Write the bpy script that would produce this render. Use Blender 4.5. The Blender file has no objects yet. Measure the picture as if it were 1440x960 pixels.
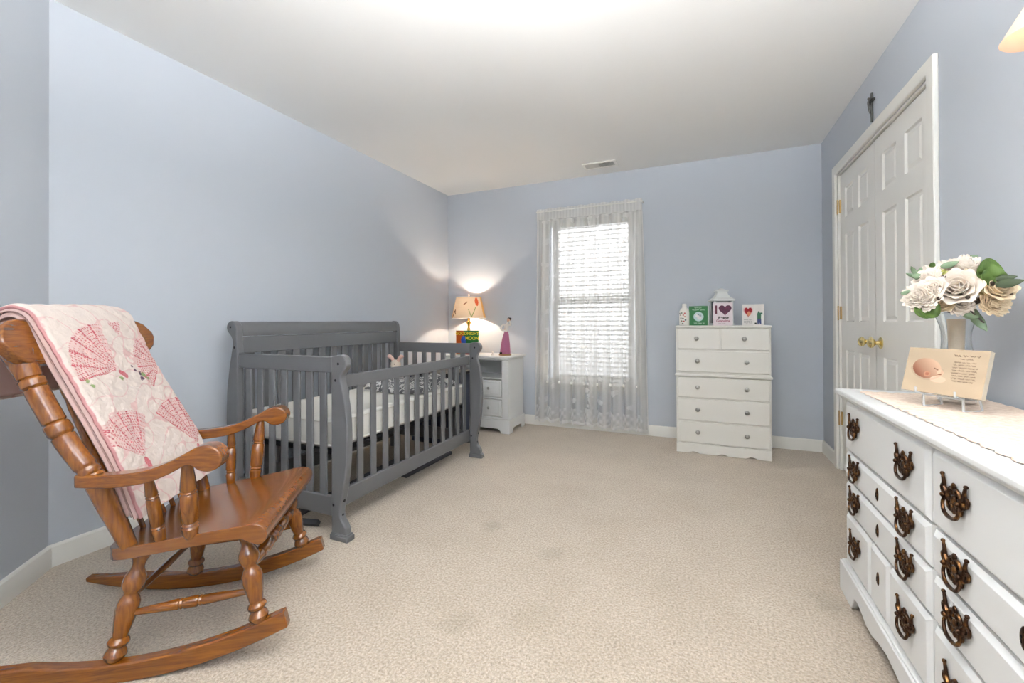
import bpy, bmesh, math, random
from mathutils import Vector, Matrix
import numpy as np
random.seed(7); np.random.seed(7)
SC = bpy.context.scene
COL = SC.collection
PI = math.pi

# ------------------------------------------------------------------ helpers
def lin(c):
    r = []
    for v in c[:3]:
        v = v / 255.0
        r.append(v / 12.92 if v <= 0.04045 else ((v + 0.055) / 1.055) ** 2.4)
    return tuple(r)

def link(o, parent=None):
    COL.objects.link(o)
    if parent is not None:
        o.parent = parent
    return o

def tag(o, label=None, cat=None, group=None, kind=None):
    if label: o['label'] = label
    if cat: o['category'] = cat
    if group: o['group'] = group
    if kind: o['kind'] = kind
    return o

def thing(name, label, cat, loc=(0, 0, 0), rz=0.0, group=None):
    o = bpy.data.objects.new(name, None)
    o.empty_display_size = 0.05
    link(o)
    o.location = loc
    o.rotation_euler = (0, 0, rz)
    return tag(o, label, cat, group)

def obj(name, bm, mat, parent=None, bevel=0.0, smooth=True, seg=2, angle=40, recalc=True):
    me = bpy.data.meshes.new(name)
    if recalc:
        bmesh.ops.recalc_face_normals(bm, faces=bm.faces)
    bm.to_mesh(me); bm.free()
    for m in (mat if isinstance(mat, (list, tuple)) else [mat]):
        me.materials.append(m)
    if smooth:
        me.polygons.foreach_set('use_smooth', [True] * len(me.polygons))
        me.set_sharp_from_angle(angle=math.radians(angle))
    o = bpy.data.objects.new(name, me)
    link(o, parent)
    if bevel > 0:
        md = o.modifiers.new('bevel', 'BEVEL')
        md.width = bevel; md.segments = seg; md.limit_method = 'ANGLE'; md.angle_limit = math.radians(35)
        md.harden_normals = False
    return o

def struct(name, bm, mat, parent=None, **k):
    o = obj(name, bm, mat, parent, **k)
    if parent is None: o['kind'] = 'structure'
    return o

def BM(): return bmesh.new()

def box(bm, lo, hi, mi=0):
    x0, y0, z0 = lo; x1, y1, z1 = hi
    v = [bm.verts.new(p) for p in [(x0,y0,z0),(x1,y0,z0),(x1,y1,z0),(x0,y1,z0),(x0,y0,z1),(x1,y0,z1),(x1,y1,z1),(x0,y1,z1)]]
    for f in [(0,3,2,1),(4,5,6,7),(0,1,5,4),(1,2,6,5),(2,3,7,6),(3,0,4,7)]:
        fc = bm.faces.new([v[i] for i in f]); fc.material_index = mi
    return bm

def bx(lo, hi): return box(BM(), lo, hi)

def prism(bm, poly, axis, a, b, mi=0):
    """poly of 2-D points in the two other axes (cyclic order kept), extruded along axis from a to b"""
    def P(p, t):
        if axis == 0: return (t, p[0], p[1])
        if axis == 1: return (p[0], t, p[1])
        return (p[0], p[1], t)
    A = [bm.verts.new(P(p, a)) for p in poly]
    B = [bm.verts.new(P(p, b)) for p in poly]
    n = len(poly)
    f = bm.faces.new(A); f.material_index = mi
    f = bm.faces.new(B[::-1]); f.material_index = mi
    for i in range(n):
        j = (i + 1) % n
        f = bm.faces.new((A[i], B[i], B[j], A[j])); f.material_index = mi
    return bm

def smooth_curve(pts, n=6, closed=False):
    """Catmull-Rom through points of any dimension"""
    P = [np.array(p, float) for p in pts]
    out = []
    N = len(P)
    rng = range(N) if closed else range(N - 1)
    for i in rng:
        if closed:
            p0, p1, p2, p3 = P[(i-1) % N], P[i], P[(i+1) % N], P[(i+2) % N]
        else:
            p0, p1, p2, p3 = P[max(i-1, 0)], P[i], P[i+1], P[min(i+2, N-1)]
        for k in range(n):
            t = k / n
            out.append(0.5 * ((2*p1) + (-p0+p2)*t + (2*p0-5*p1+4*p2-p3)*t*t + (-p0+3*p1-3*p2+p3)*t**3))
    if not closed: out.append(P[-1])
    return [tuple(float(x) for x in q) for q in out]

def frame(d):
    d = Vector(d).normalized()
    u = Vector((0, 0, 1)) if abs(d.z) < 0.9 else Vector((1, 0, 0))
    x = u.cross(d).normalized(); y = d.cross(x).normalized()
    return x, y, d

def sweep(bm, pts, radii, seg=12, cap=True, closed=False, mi=0, flat=1.0):
    """round tube along a polyline with a radius per point"""
    pts = [Vector(p) for p in pts]
    n = len(pts)
    if not isinstance(radii, (list, tuple)): radii = [radii] * n
    rings = []
    px = None
    for i in range(n):
        if closed: d = pts[(i+1) % n] - pts[(i-1) % n]
        else: d = pts[min(i+1, n-1)] - pts[max(i-1, 0)]
        if d.length < 1e-9: d = Vector((0, 0, 1))
        d.normalize()
        if px is None: x, y, _ = frame(d)
        else:
            x = (px - d * px.dot(d))
            if x.length < 1e-6: x, y, _ = frame(d)
            else:
                x.normalize(); y = d.cross(x).normalized()
        px = x
        r = radii[i]
        rings.append([bm.verts.new(pts[i] + x * (math.cos(2*PI*k/seg) * r) + y * (math.sin(2*PI*k/seg) * r * flat)) for k in range(seg)])
    m = n if closed else n - 1
    for i in range(m):
        a, b = rings[i], rings[(i+1) % n]
        for k in range(seg):
            f = bm.faces.new((a[k], a[(k+1) % seg], b[(k+1) % seg], b[k])); f.material_index = mi
    if cap and not closed:
        f = bm.faces.new(rings[0][::-1]); f.material_index = mi
        f = bm.faces.new(rings[-1]); f.material_index = mi
    return bm

def lathe(bm, p0, p1, prof, seg=18, cap=True, mi=0):
    """turned shape from p0 to p1; prof = [(u along 0..1, radius)]"""
    p0 = Vector(p0); p1 = Vector(p1)
    x, y, d = frame(p1 - p0)
    rings = []
    for u, r in prof:
        c = p0.lerp(p1, u)
        rings.append([bm.verts.new(c + x * (math.cos(2*PI*k/seg) * r) + y * (math.sin(2*PI*k/seg) * r)) for k in range(seg)])
    for a, b in zip(rings, rings[1:]):
        for k in range(seg):
            f = bm.faces.new((a[k], a[(k+1) % seg], b[(k+1) % seg], b[k])); f.material_index = mi
    if cap:
        f = bm.faces.new(rings[0][::-1]); f.material_index = mi
        f = bm.faces.new(rings[-1]); f.material_index = mi
    return bm

def zl(bm, c, prof, seg=24, cap=True, mi=0):
    """lathe about a vertical axis, prof = [(z, r)] in absolute heights over c"""
    rings = []
    for z, r in prof:
        rings.append([bm.verts.new((c[0] + math.cos(2*PI*k/seg)*r, c[1] + math.sin(2*PI*k/seg)*r, c[2] + z)) for k in range(seg)])
    for a, b in zip(rings, rings[1:]):
        for k in range(seg):
            f = bm.faces.new((a[k], a[(k+1) % seg], b[(k+1) % seg], b[k])); f.material_index = mi
    if cap:
        f = bm.faces.new(rings[0][::-1]); f.material_index = mi
        f = bm.faces.new(rings[-1]); f.material_index = mi
    return bm

def ball(bm, c, r, seg=14, rings=8, mi=0, mat=None):
    if not isinstance(r, (tuple, list)): r = (r, r, r)
    M4 = Matrix.Translation(c) @ (mat or Matrix.Identity(4)) @ Matrix.Diagonal((r[0], r[1], r[2], 1))
    g = bmesh.ops.create_uvsphere(bm, u_segments=seg, v_segments=rings, radius=1.0, matrix=M4)
    if mi:
        for v in g['verts']:
            for f in v.link_faces: f.material_index = mi
    return bm

def sheet(name, fn, nu, nv, mat, parent=None, colfn=None, solid=0.0, closed_u=False, attr='Col', offset=-1):
    """grid surface fn(i/nu, j/nv) -> xyz; colfn(u,v)->(r,g,b[,a]) linear"""
    vs = []; cols = []
    for j in range(nv + 1):
        for i in range(nu + 1):
            u, v = i / nu, j / nv
            vs.append(fn(u, v))
            if colfn:
                c = colfn(u, v)
                cols += [c[0], c[1], c[2], c[3] if len(c) > 3 else 1.0]
    fs = []
    w = nu + 1
    for j in range(nv):
        for i in range(nu):
            fs.append((j*w+i, j*w+i+1, (j+1)*w+i+1, (j+1)*w+i))
    me = bpy.data.meshes.new(name)
    me.from_pydata([tuple(map(float, v)) for v in vs], [], fs)
    me.materials.append(mat)
    me.polygons.foreach_set('use_smooth', [True] * len(me.polygons))
    if colfn:
        a = me.color_attributes.new(attr, 'FLOAT_COLOR', 'POINT')
        a.data.foreach_set('color', cols)
    o = bpy.data.objects.new(name, me)
    link(o, parent)
    if solid:
        md = o.modifiers.new('thickness', 'SOLIDIFY'); md.thickness = solid; md.offset = offset
    return o

def words(name, text, size, mat, parent, mtx, ext=0.0006, align='CENTER', bold=0.0):
    cu = bpy.data.curves.new(name, 'FONT')
    cu.body = text; cu.size = size; cu.extrude = ext; cu.align_x = align; cu.align_y = 'CENTER'; cu.offset = bold
    tmp = bpy.data.objects.new(name + '_tmp', cu)
    COL.objects.link(tmp)
    bpy.context.view_layer.update()
    me = bpy.data.meshes.new_from_object(tmp.evaluated_get(bpy.context.evaluated_depsgraph_get()))
    bpy.data.objects.remove(tmp)
    me.name = name
    me.transform(mtx)
    me.materials.clear(); me.materials.append(mat)
    o = bpy.data.objects.new(name, me)
    return link(o, parent)

def basis(o, ex, ey):
    """matrix whose x axis is ex, y axis is ey, z their cross, origin o"""
    ex = Vector(ex).normalized(); ey = Vector(ey).normalized(); ez = ex.cross(ey).normalized()
    return Matrix(((ex.x, ey.x, ez.x, o[0]), (ex.y, ey.y, ez.y, o[1]), (ex.z, ey.z, ez.z, o[2]), (0, 0, 0, 1)))

def grid_prism(us, vs, keep, axis, a, b):
    """slab of grid cells with holes, one connected mesh; us,vs in the two other axes"""
    bm = BM(); V = {}
    def P(i, j, t):
        k = (i, j, t)
        if k not in V:
            d = a if t == 0 else b
            p = (us[i], vs[j])
            V[k] = bm.verts.new((d, p[0], p[1]) if axis == 0 else ((p[0], d, p[1]) if axis == 1 else (p[0], p[1], d)))
        return V[k]
    nu, nv = len(us) - 1, len(vs) - 1
    K = lambda i, j: 0 <= i < nu and 0 <= j < nv and keep(i, j)
    for i in range(nu):
        for j in range(nv):
            if not K(i, j): continue
            q = [(i, j), (i+1, j), (i+1, j+1), (i, j+1)]
            bm.faces.new([P(*p, 0) for p in q]); bm.faces.new([P(*p, 1) for p in q[::-1]])
            for (di, dj), (p, r) in {(0,-1):(q[0],q[1]), (1,0):(q[1],q[2]), (0,1):(q[2],q[3]), (-1,0):(q[3],q[0])}.items():
                if not K(i+di, j+dj):
                    bm.faces.new((P(*p, 0), P(*p, 1), P(*r, 1), P(*r, 0)))
    return bm

# ------------------------------------------------------------------ materials
def M(name, col, rough=0.5, metal=0.0, spec=0.5, var=None, bump=None, coat=0.0, trans=0.0, ior=1.45, sheen=0.0, sub=0.0, emit=None, attr=None, stretch=(1, 1, 1)):
    m = bpy.data.materials.new(name); m.use_nodes = True
    nt = m.node_tree; N = nt.nodes; L = nt.links
    b = N['Principled BSDF']
    c = lin(col)
    b.inputs['Base Color'].default_value = (*c, 1)
    b.inputs['Roughness'].default_value = rough
    b.inputs['Metallic'].default_value = metal
    b.inputs['Specular IOR Level'].default_value = spec
    b.inputs['Coat Weight'].default_value = coat
    b.inputs['Coat Roughness'].default_value = 0.15
    b.inputs['Transmission Weight'].default_value = trans
    b.inputs['IOR'].default_value = ior
    b.inputs['Sheen Weight'].default_value = sheen
    if emit:
        b.inputs['Emission Color'].default_value = (*lin(emit[0]), 1); b.inputs['Emission Strength'].default_value = emit[1]
    tc = N.new('ShaderNodeTexCoord'); mp = N.new('ShaderNodeMapping')
    mp.inputs['Scale'].default_value = stretch
    L.new(tc.outputs['Object'], mp.inputs['Vector'])
    src = None
    if attr:
        at = N.new('ShaderNodeAttribute'); at.attribute_name = attr
        src = at.outputs['Color']
        L.new(src, b.inputs['Base Color'])
    if var:   # (scale, colour two, low, high)
        sc, c2, lo, hi = var
        no = N.new('ShaderNodeTexNoise'); no.inputs['Scale'].default_value = sc; no.inputs['Detail'].default_value = 5
        no.inputs['Roughness'].default_value = 0.6
        L.new(mp.outputs['Vector'], no.inputs['Vector'])
        ra = N.new('ShaderNodeValToRGB'); ra.color_ramp.elements[0].position = lo; ra.color_ramp.elements[1].position = hi
        ra.color_ramp.elements[0].color = (*c, 1); ra.color_ramp.elements[1].color = (*lin(c2), 1)
        L.new(no.outputs['Fac'], ra.inputs['Fac'])
        L.new(ra.outputs['Color'], b.inputs['Base Color'])
    if bump:  # (scale, strength, distance)
        no = N.new('ShaderNodeTexNoise'); no.inputs['Scale'].default_value = bump[0]; no.inputs['Detail'].default_value = 3
        L.new(mp.outputs['Vector'], no.inputs['Vector'])
        bu = N.new('ShaderNodeBump'); bu.inputs['Strength'].default_value = bump[1]; bu.inputs['Distance'].default_value = bump[2]
        L.new(no.outputs['Fac'], bu.inputs['Height']); L.new(bu.outputs['Normal'], b.inputs['Normal'])
    return m

def wood(name, st, dark=(92, 48, 9), mid=(117, 66, 14), light=(136, 80, 19)):
    """honey oak with grain drawn out along one axis"""
    m = M(name, mid, rough=0.24, coat=0.7, spec=0.5)
    nt = m.node_tree; N = nt.nodes; L = nt.links; b = N['Principled BSDF']
    tc = N.new('ShaderNodeTexCoord'); mp = N.new('ShaderNodeMapping'); mp.inputs['Scale'].default_value = st
    L.new(tc.outputs['Object'], mp.inputs['Vector'])
    no = N.new('ShaderNodeTexNoise'); no.inputs['Scale'].default_value = 1.0; no.inputs['Detail'].default_value = 6; no.inputs['Distortion'].default_value = 0.6
    L.new(mp.outputs['Vector'], no.inputs['Vector'])
    ra = N.new('ShaderNodeValToRGB'); e = ra.color_ramp.elements
    e[0].position = 0.30; e[0].color = (*lin(dark), 1); e[1].position = 0.72; e[1].color = (*lin(light), 1)
    k = e.new(0.5); k.color = (*lin(mid), 1)
    L.new(no.outputs['Fac'], ra.inputs['Fac']); L.new(ra.outputs['Color'], b.inputs['Base Color'])
    return m

WALLC = (192, 198, 206)
wall_m = M('blue_wall_paint', WALLC, rough=0.75, spec=0.25, bump=(90, 0.05, 0.002))
ceil_m = M('ceiling_paint', (244, 244, 242), rough=0.9, spec=0.1, bump=(120, 0.05, 0.002))
trim_m = M('white_trim_paint', (235, 234, 228), rough=0.4, spec=0.4)
door_m = M('white_door_paint', (238, 237, 232), rough=0.38, spec=0.4)
white_m = M('white_furniture_paint', (228, 226, 219), rough=0.38, spec=0.4, bump=(60, 0.02, 0.002))
cool_white_m = M('cool_white_paint', (226, 227, 226), rough=0.42, spec=0.4, bump=(60, 0.03, 0.002))
crib_m = M('grey_crib_paint', (100, 101, 103), rough=0.28, spec=0.5, bump=(45, 0.03, 0.002))
bolt_m = M('dark_bolt', (22, 22, 24), rough=0.4, metal=0.6)
black_m = M('black_metal', (24, 25, 28), rough=0.45, spec=0.4)
navy_m = M('navy_plastic', (44, 52, 72), rough=0.5)
bar_m = M('dark_grey_bar', (62, 63, 67), rough=0.5)
matt_m = M('mattress_vinyl', (233, 231, 224), rough=0.5, spec=0.3, bump=(40, 0.08, 0.003))
pipe_m = M('mattress_piping', (222, 219, 210), rough=0.5)
brass_m = M('polished_brass', (232, 214, 156), rough=0.16, metal=1.0)
hinge_m = M('hinge_brass', (190, 160, 110), rough=0.32, metal=1.0)
bronze_m = M('aged_bronze', (62, 42, 30), rough=0.34, metal=0.85, var=(60, (140, 98, 52), 0.5, 0.75))
nickel_m = M('satin_nickel', (176, 176, 172), rough=0.28, metal=0.9)
iron_m = M('pewter', (92, 92, 90), rough=0.5, metal=0.6)
gold_m = M('gold_lamp_brass', (206, 164, 74), rough=0.25, metal=1.0)
gilt_m = M('thin_gold_line', (190, 160, 100), rough=0.4, metal=0.6)
wood_s = wood('oak_grain_lengthwise', (9, 130, 130))
wood_t = wood('oak_grain_crosswise', (130, 10, 130))
wood_z = wood('oak_grain_upright', (120, 120, 10))
seat_w = wood('oak_seat', (10, 90, 90), dark=(102, 56, 17), mid=(115, 66, 21), light=(126, 75, 25))
groove_m = M('dark_wood_groove', (70, 30, 10), rough=0.4)

def carpet_mat():
    m = bpy.data.materials.new('beige_carpet'); m.use_nodes = True
    nt = m.node_tree; N = nt.nodes; L = nt.links; b = N['Principled BSDF']
    b.inputs['Roughness'].default_value = 0.95; b.inputs['Specular IOR Level'].default_value = 0.1
    b.inputs['Sheen Weight'].default_value = 0.5; b.inputs['Sheen Roughness'].default_value = 0.6; b.inputs['Sheen Tint'].default_value = (1.0, 0.93, 0.84, 1)
    tc = N.new('ShaderNodeTexCoord')
    def noise(s, d, r=0.6):
        n = N.new('ShaderNodeTexNoise'); n.inputs['Scale'].default_value = s; n.inputs['Detail'].default_value = d; n.inputs['Roughness'].default_value = r
        L.new(tc.outputs['Object'], n.inputs['Vector']); return n
    def ramp(src, p0, c0, p1, c1):
        r = N.new('ShaderNodeValToRGB'); e = r.color_ramp.elements
        e[0].position = p0; e[0].color = (*c0, 1); e[1].position = p1; e[1].color = (*c1, 1)
        L.new(src, r.inputs['Fac']); return r.outputs['Color']
    def mul(a, bb, f=1.0):
        x = N.new('ShaderNodeMixRGB'); x.blend_type = 'MULTIPLY'; x.inputs['Fac'].default_value = f
        L.new(a, x.inputs['Color1']); L.new(bb, x.inputs['Color2']); return x.outputs['Color']
    fine = noise(115, 3, 0.75)
    big = noise(3.2, 3)
    c = ramp(fine.outputs['Fac'], 0.3, lin((134, 119, 102)), 0.68, lin((206, 193, 176)))
    g = ramp(big.outputs['Fac'], 0.35, (0.91, 0.90, 0.885), 0.62, (1, 1, 1))
    c = mul(c, g)
    # worn footprints: small darker marks of fixed places
    geo = N.new('ShaderNodeNewGeometry')
    for (px, py, r, d) in [(-0.98, 1.98, 0.05, 0.80), (-0.62, 1.85, 0.055, 0.86), (-0.78, 1.30, 0.05, 0.86), (0.44, 1.93, 0.06, 0.80), (-0.55, 1.42, 0.09, 0.93)]:
        vd = N.new('ShaderNodeVectorMath'); vd.operation = 'DISTANCE'
        vd.inputs[1].default_value = (px, py, 0)
        L.new(geo.outputs['Position'], vd.inputs[0])
        nn = noise(14, 3)
        ad = N.new('ShaderNodeMath'); ad.operation = 'MULTIPLY_ADD'; ad.inputs[1].default_value = 0.12; L.new(nn.outputs['Fac'], ad.inputs[0]); L.new(vd.outputs['Value'], ad.inputs[2])
        s = ramp(ad.outputs['Value'], r * 0.6 + 0.05, (d, d, d * 0.98), r + 0.09, (1, 1, 1))
        c = mul(c, s)
    L.new(c, b.inputs['Base Color'])
    bu = N.new('ShaderNodeBump'); bu.inputs['Strength'].default_value = 0.7; bu.inputs['Distance'].default_value = 0.007
    f2 = noise(105, 3, 0.65)
    L.new(f2.outputs['Fac'], bu.inputs['Height']); L.new(bu.outputs['Normal'], b.inputs['Normal'])
    return m
carpet_m = carpet_mat()

# ------------------------------------------------------------------ room (X to the right along the back wall, Y into the room)
XL, XR, YB, H = -2.556, 0.890, 4.114, 2.44
YR = -1.10                                   # rear wall, behind the camera
YC = 0.906                                   # where the left wall turns diagonally
DX, DY = 0.69, -0.724
tD = (YR - YC) / DY
XD = XL + DX * tD

floor = struct('floor', bx((XL - 0.3, YR - 0.3, -0.10), (XR + 0.5, YB + 0.3, 0.0)), carpet_m, smooth=False)
ceil = struct('ceiling', bx((XL - 0.3, YR - 0.3, H), (XR + 0.5, YB + 0.3, H + 0.12)), ceil_m, smooth=False)
struct('wall_left', bx((XL - 0.12, YC - 0.03, 0), (XL, YB + 0.14, H)), wall_m, smooth=False)
nD = Vector((-DY, DX, 0)).normalized() * -1
bm = BM()
a = Vector((XL, YC, 0)); e = Vector((XD, YR, 0))
prism(bm, [(a.x, a.y), (e.x, e.y), (e.x + nD.x*0.12, e.y + nD.y*0.12), (a.x + nD.x*0.12, a.y + nD.y*0.12)], 2, 0, H)
struct('wall_left_diagonal', bm, wall_m, smooth=False)
WX0, WX1, WZ0, WZ1 = -1.396, -0.548, 0.455, 2.03
struct('wall_back', grid_prism([XL, WX0, WX1, XR + 0.14], [0, WZ0, WZ1, H], lambda i, j: not (i == 1 and j == 1), 1, YB, YB + 0.14), wall_m, smooth=False)
DY0, DY1, DZ = 2.345, 3.685, 2.058
struct('wall_right', grid_prism([YR, DY0, DY1, YB], [0, DZ, H], lambda i, j: not (i == 1 and j == 0), 0, XR, XR + 0.14), wall_m, smooth=False)
struct('wall_closet', bx((XR + 0.30, DY0 - 0.2, 0), (XR + 0.36, DY1 + 0.2, H)), wall_m, smooth=False)
struct('wall_rear', bx((XD - 0.2, YR - 0.14, 0), (XR + 0.14, YR, H)), wall_m, smooth=False)

def base_board(name, p, q, n):
    """baseboard from p to q on the floor, n = into the room"""
    p = Vector((p[0], p[1], 0)); q = Vector((q[0], q[1], 0)); n = Vector((n[0], n[1], 0)).normalized()
    prof = [(0, 0), (0.014, 0), (0.014, 0.068), (0.011, 0.078), (0.011, 0.084), (0.006, 0.092), (0, 0.094)]
    bm = BM()
    A = [bm.verts.new(p + n * d + Vector((0, 0, z))) for d, z in prof]
    B = [bm.verts.new(q + n * d + Vector((0, 0, z))) for d, z in prof]
    bm.faces.new(A); bm.faces.new(B[::-1])
    for i in range(len(prof)):
        j = (i + 1) % len(prof)
        bm.faces.new((A[i], B[i], B[j], A[j]))
    return struct(name, bm, trim_m, angle=25)
base_board('baseboard_left', (XL, YC), (XL, YB), (1, 0))
base_board('baseboard_left_diagonal', (XL, YC), (XD, YR), (-nD.x, -nD.y))
base_board('baseboard_back', (XL, YB), (XR, YB), (0, -1))
base_board('baseboard_right', (XR, YB), (XR, 3.745), (-1, 0))
base_board('baseboard_right_near', (XR, 2.285), (XR, YR), (-1, 0))

# ---- back window
win = struct('window_1', grid_prism([WX0 - 0.064, WX0, WX1, WX1 + 0.064], [WZ0 - 0.0, WZ0 + 0.0005, WZ1, WZ1 + 0.064], lambda i, j: not (i == 1 and j <= 1), 1, YB - 0.018, YB), trim_m, bevel=0.004)
obj('sill', bx((WX0 - 0.095, YB - 0.05, WZ0 - 0.026), (WX1 + 0.095, YB + 0.07, WZ0)), trim_m, win, bevel=0.006)
obj('apron', bx((WX0 - 0.064, YB - 0.014, WZ0 - 0.090), (WX1 + 0.064, YB, WZ0 - 0.026)), trim_m, win, bevel=0.004)
ZM = 1.255
def sash(z0, z1, y0, y1, nm):
    s = 0.055
    f = obj(nm, grid_prism([WX0 + 0.02, WX0 + 0.02 + s, WX1 - 0.02 - s, WX1 - 0.02], [z0, z0 + s, z1 - s*0.75, z1], lambda i, j: not (i == 1 and j == 1), 1, y0, y1), trim_m, win, bevel=0.004)
    obj('pane', bx((WX0 + 0.02 + s, (y0 + y1)/2 - 0.002, z0 + s), (WX1 - 0.02 - s, (y0 + y1)/2 + 0.002, z1 - s*0.75)), glass_m, f, smooth=False)
def glassmat(name, tint=(1, 1, 1), rough=0.0):
    """thin clear glass: lets light straight through, with a faint reflection"""
    m = bpy.data.materials.new(name); m.use_nodes = True
    nt = m.node_tree; N = nt.nodes; L = nt.links
    N.remove(N['Principled BSDF']); out = N['Material Output']
    t = N.new('ShaderNodeBsdfTransparent'); t.inputs['Color'].default_value = (*tint, 1)
    g = N.new('ShaderNodeBsdfGlossy'); g.inputs['Roughness'].default_value = 0.03
    fr = N.new('ShaderNodeFresnel'); fr.inputs['IOR'].default_value = 1.45
    mx = N.new('ShaderNodeMixShader'); L.new(fr.outputs['Fac'], mx.inputs['Fac'])
    L.new(t.outputs['BSDF'], mx.inputs[1]); L.new(g.outputs['BSDF'], mx.inputs[2]); L.new(mx.outputs['Shader'], out.inputs['Surface'])
    return m
glass_m = glassmat('window_glass')
sash(WZ0, ZM + 0.02, YB + 0.075, YB + 0.105, 'lower_sash')
sash(ZM - 0.02, WZ1, YB + 0.106, YB + 0.134, 'upper_sash')

# ---- closet double door
cas = struct('trim_1', grid_prism([DY0 - 0.062, DY0, DY1, DY1 + 0.062], [0, DZ, DZ + 0.062], lambda i, j: not (i == 1 and j == 0), 0, XR - 0.02, XR), trim_m, bevel=0.005)
obj('jamb', grid_prism([DY0, DY0 + 0.012, DY1 - 0.012, DY1], [0, DZ - 0.012, DZ], lambda i, j: not (i == 1 and j == 0), 0, XR - 0.001, XR + 0.10), trim_m, cas)

def door_leaf(name, y0, y1, knob_y, hinge_y, knob_sign):
    X = XR + 0.012
    z0, z1 = 0.012, DZ - 0.016
    w = y1 - y0
    st = 0.105 * w / 0.66; mid = 0.095 * w / 0.66
    pw = (w - 2*st - mid) / 2
    us = [y0, y0 + st, y0 + st + pw, y0 + st + pw + mid, y1 - st, y1]
    vs = [z0, 0.20, 0.84, 1.03, 1.62, 1.735, 1.935, z1]
    bm = BM(); V = {}
    def P(i, j):
        if (i, j) not in V: V[(i, j)] = bm.verts.new((X, us[i], vs[j]))
        return V[(i, j)]
    panels = []
    for i in range(5):
        for j in range(7):
            f = bm.faces.new((P(i, j), P(i, j+1), P(i+1, j+1), P(i+1, j)))
            if i in (1, 3) and j in (1, 3, 5): panels.append(f)
    for f in panels:
        bmesh.ops.inset_region(bm, faces=[f], thickness=0.010, depth=0.0)
        for v in f.verts: v.co.x += 0.010
        bmesh.ops.inset_region(bm, faces=[f], thickness=0.012, depth=0.0)
        bmesh.ops.inset_region(bm, faces=[f], thickness=0.022, depth=0.0)
        for v in f.verts: v.co.x -= 0.008
    d = struct(name, bm, door_m, angle=12, recalc=False)
    # edges and back of the leaf
    obj('core', bx((X + 0.0105, y0, z0), (X + 0.034, y1, z1)), door_m, d, smooth=False)
    obj('edge_strip', grid_prism([y0, y0 + 0.0015, y1 - 0.0015, y1], [z0, z0 + 0.0015, z1 - 0.0015, z1], lambda i, j: not (i == 1 and j == 1), 0, X, X + 0.0105), door_m, d, smooth=False)
    bm = BM(); lathe(bm, (X, knob_y, 0.915), (X - 0.062, knob_y, 0.915),
                     [(0, 0.031), (0.06, 0.032), (0.12, 0.028), (0.18, 0.013), (0.40, 0.011), (0.48, 0.018), (0.62, 0.027), (0.78, 0.028), (0.92, 0.021), (1.0, 0.008)], seg=24)
    tag(obj('knob', bm, brass_m, d), 'polished brass round knob')
    for hz in (0.36, 1.09, 1.83):
        bm = BM()
        s = 1 if hinge_y > (y0 + y1)/2 else -1
        sweep(bm, [(X - 0.012, hinge_y + s*0.004, hz - 0.05), (X - 0.012, hinge_y + s*0.004, hz + 0.05)], 0.0075, seg=10)
        box(bm, (X - 0.010, hinge_y - 0.02, hz - 0.045), (X + 0.001, hinge_y + 0.006, hz + 0.045))
        tag(obj('hinge', bm, hinge_m, d), 'brass hinge')
    return d
door_leaf('door_1', 3.031, DY1 - 0.014, 3.105, DY1 - 0.008, 1)
door_leaf('door_2', DY0 + 0.014, 3.028, 2.955, DY0 + 0.008, -1)

# ---- pewter crucifix above the door
cr = thing('wall_cross', 'slim grey metal crucifix hanging on the blue wall above the closet doors', 'cross', (XR, 3.0, 2.14))
bm = BM(); box(bm, (-0.012, -0.006, 0.0), (-0.002, 0.006, 0.162)); obj('upright', bm, iron_m, cr, bevel=0.002)
bm = BM(); box(bm, (-0.0125, -0.042, 0.108), (-0.003, 0.042, 0.119)); obj('crossbar', bm, iron_m, cr, bevel=0.002)
bm = BM()
sweep(bm, smooth_curve([(-0.018, 0, 0.128), (-0.022, 0, 0.112), (-0.02, 0.002, 0.09), (-0.018, 0, 0.066), (-0.014, 0, 0.05)], 4), [0.005]*3 + [0.0055]*6 + [0.0045]*4 + [0.0035]*4, seg=8)
for s in (-1, 1): sweep(bm, [(-0.02, 0, 0.108), (-0.018, s*0.02, 0.116), (-0.014, s*0.038, 0.122)], [0.004, 0.003, 0.003], seg=8)
ball(bm, (-0.021, 0, 0.133), 0.006)
obj('figure', bm, iron_m, cr)

# ---- ceiling vent
vt = thing('ceiling_vent', 'white metal air register in the ceiling in front of the window', 'vent', (-0.81, 3.85, H))
vt.rotation_euler = (0, 0, math.radians(0))
w, d = 0.150, 0.075
obj('frame', grid_prism([-w, -w + 0.026, w - 0.026, w], [-d, -d + 0.024, d - 0.024, d], lambda i, j: not (i == 1 and j == 1), 2, -0.012, 0), trim_m, vt, bevel=0.004)
obj('duct', bx((-w + 0.02, -d + 0.02, -0.001), (w - 0.02, d - 0.02, -0.0002)), M('vent_dark', (40, 40, 40), rough=0.9), vt, smooth=False)
for i in range(18):
    x = -w + 0.032 + i * (2*w - 0.064) / 17
    t = 0.5 if i > 7 else -0.9
    bm = BM(); prism(bm, [(x - 0.004*t, -0.011), (x - 0.004*t + 0.0015, -0.011), (x + 0.004*t + 0.0015, -0.002), (x + 0.004*t, -0.002)] if i > 7 else [(x - 0.007, -0.009), (x - 0.006, -0.0105), (x + 0.007, -0.0045), (x + 0.006, -0.003)], 1, -d + 0.024, d - 0.024)
    obj('louver', bm, trim_m, vt, smooth=False)

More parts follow.
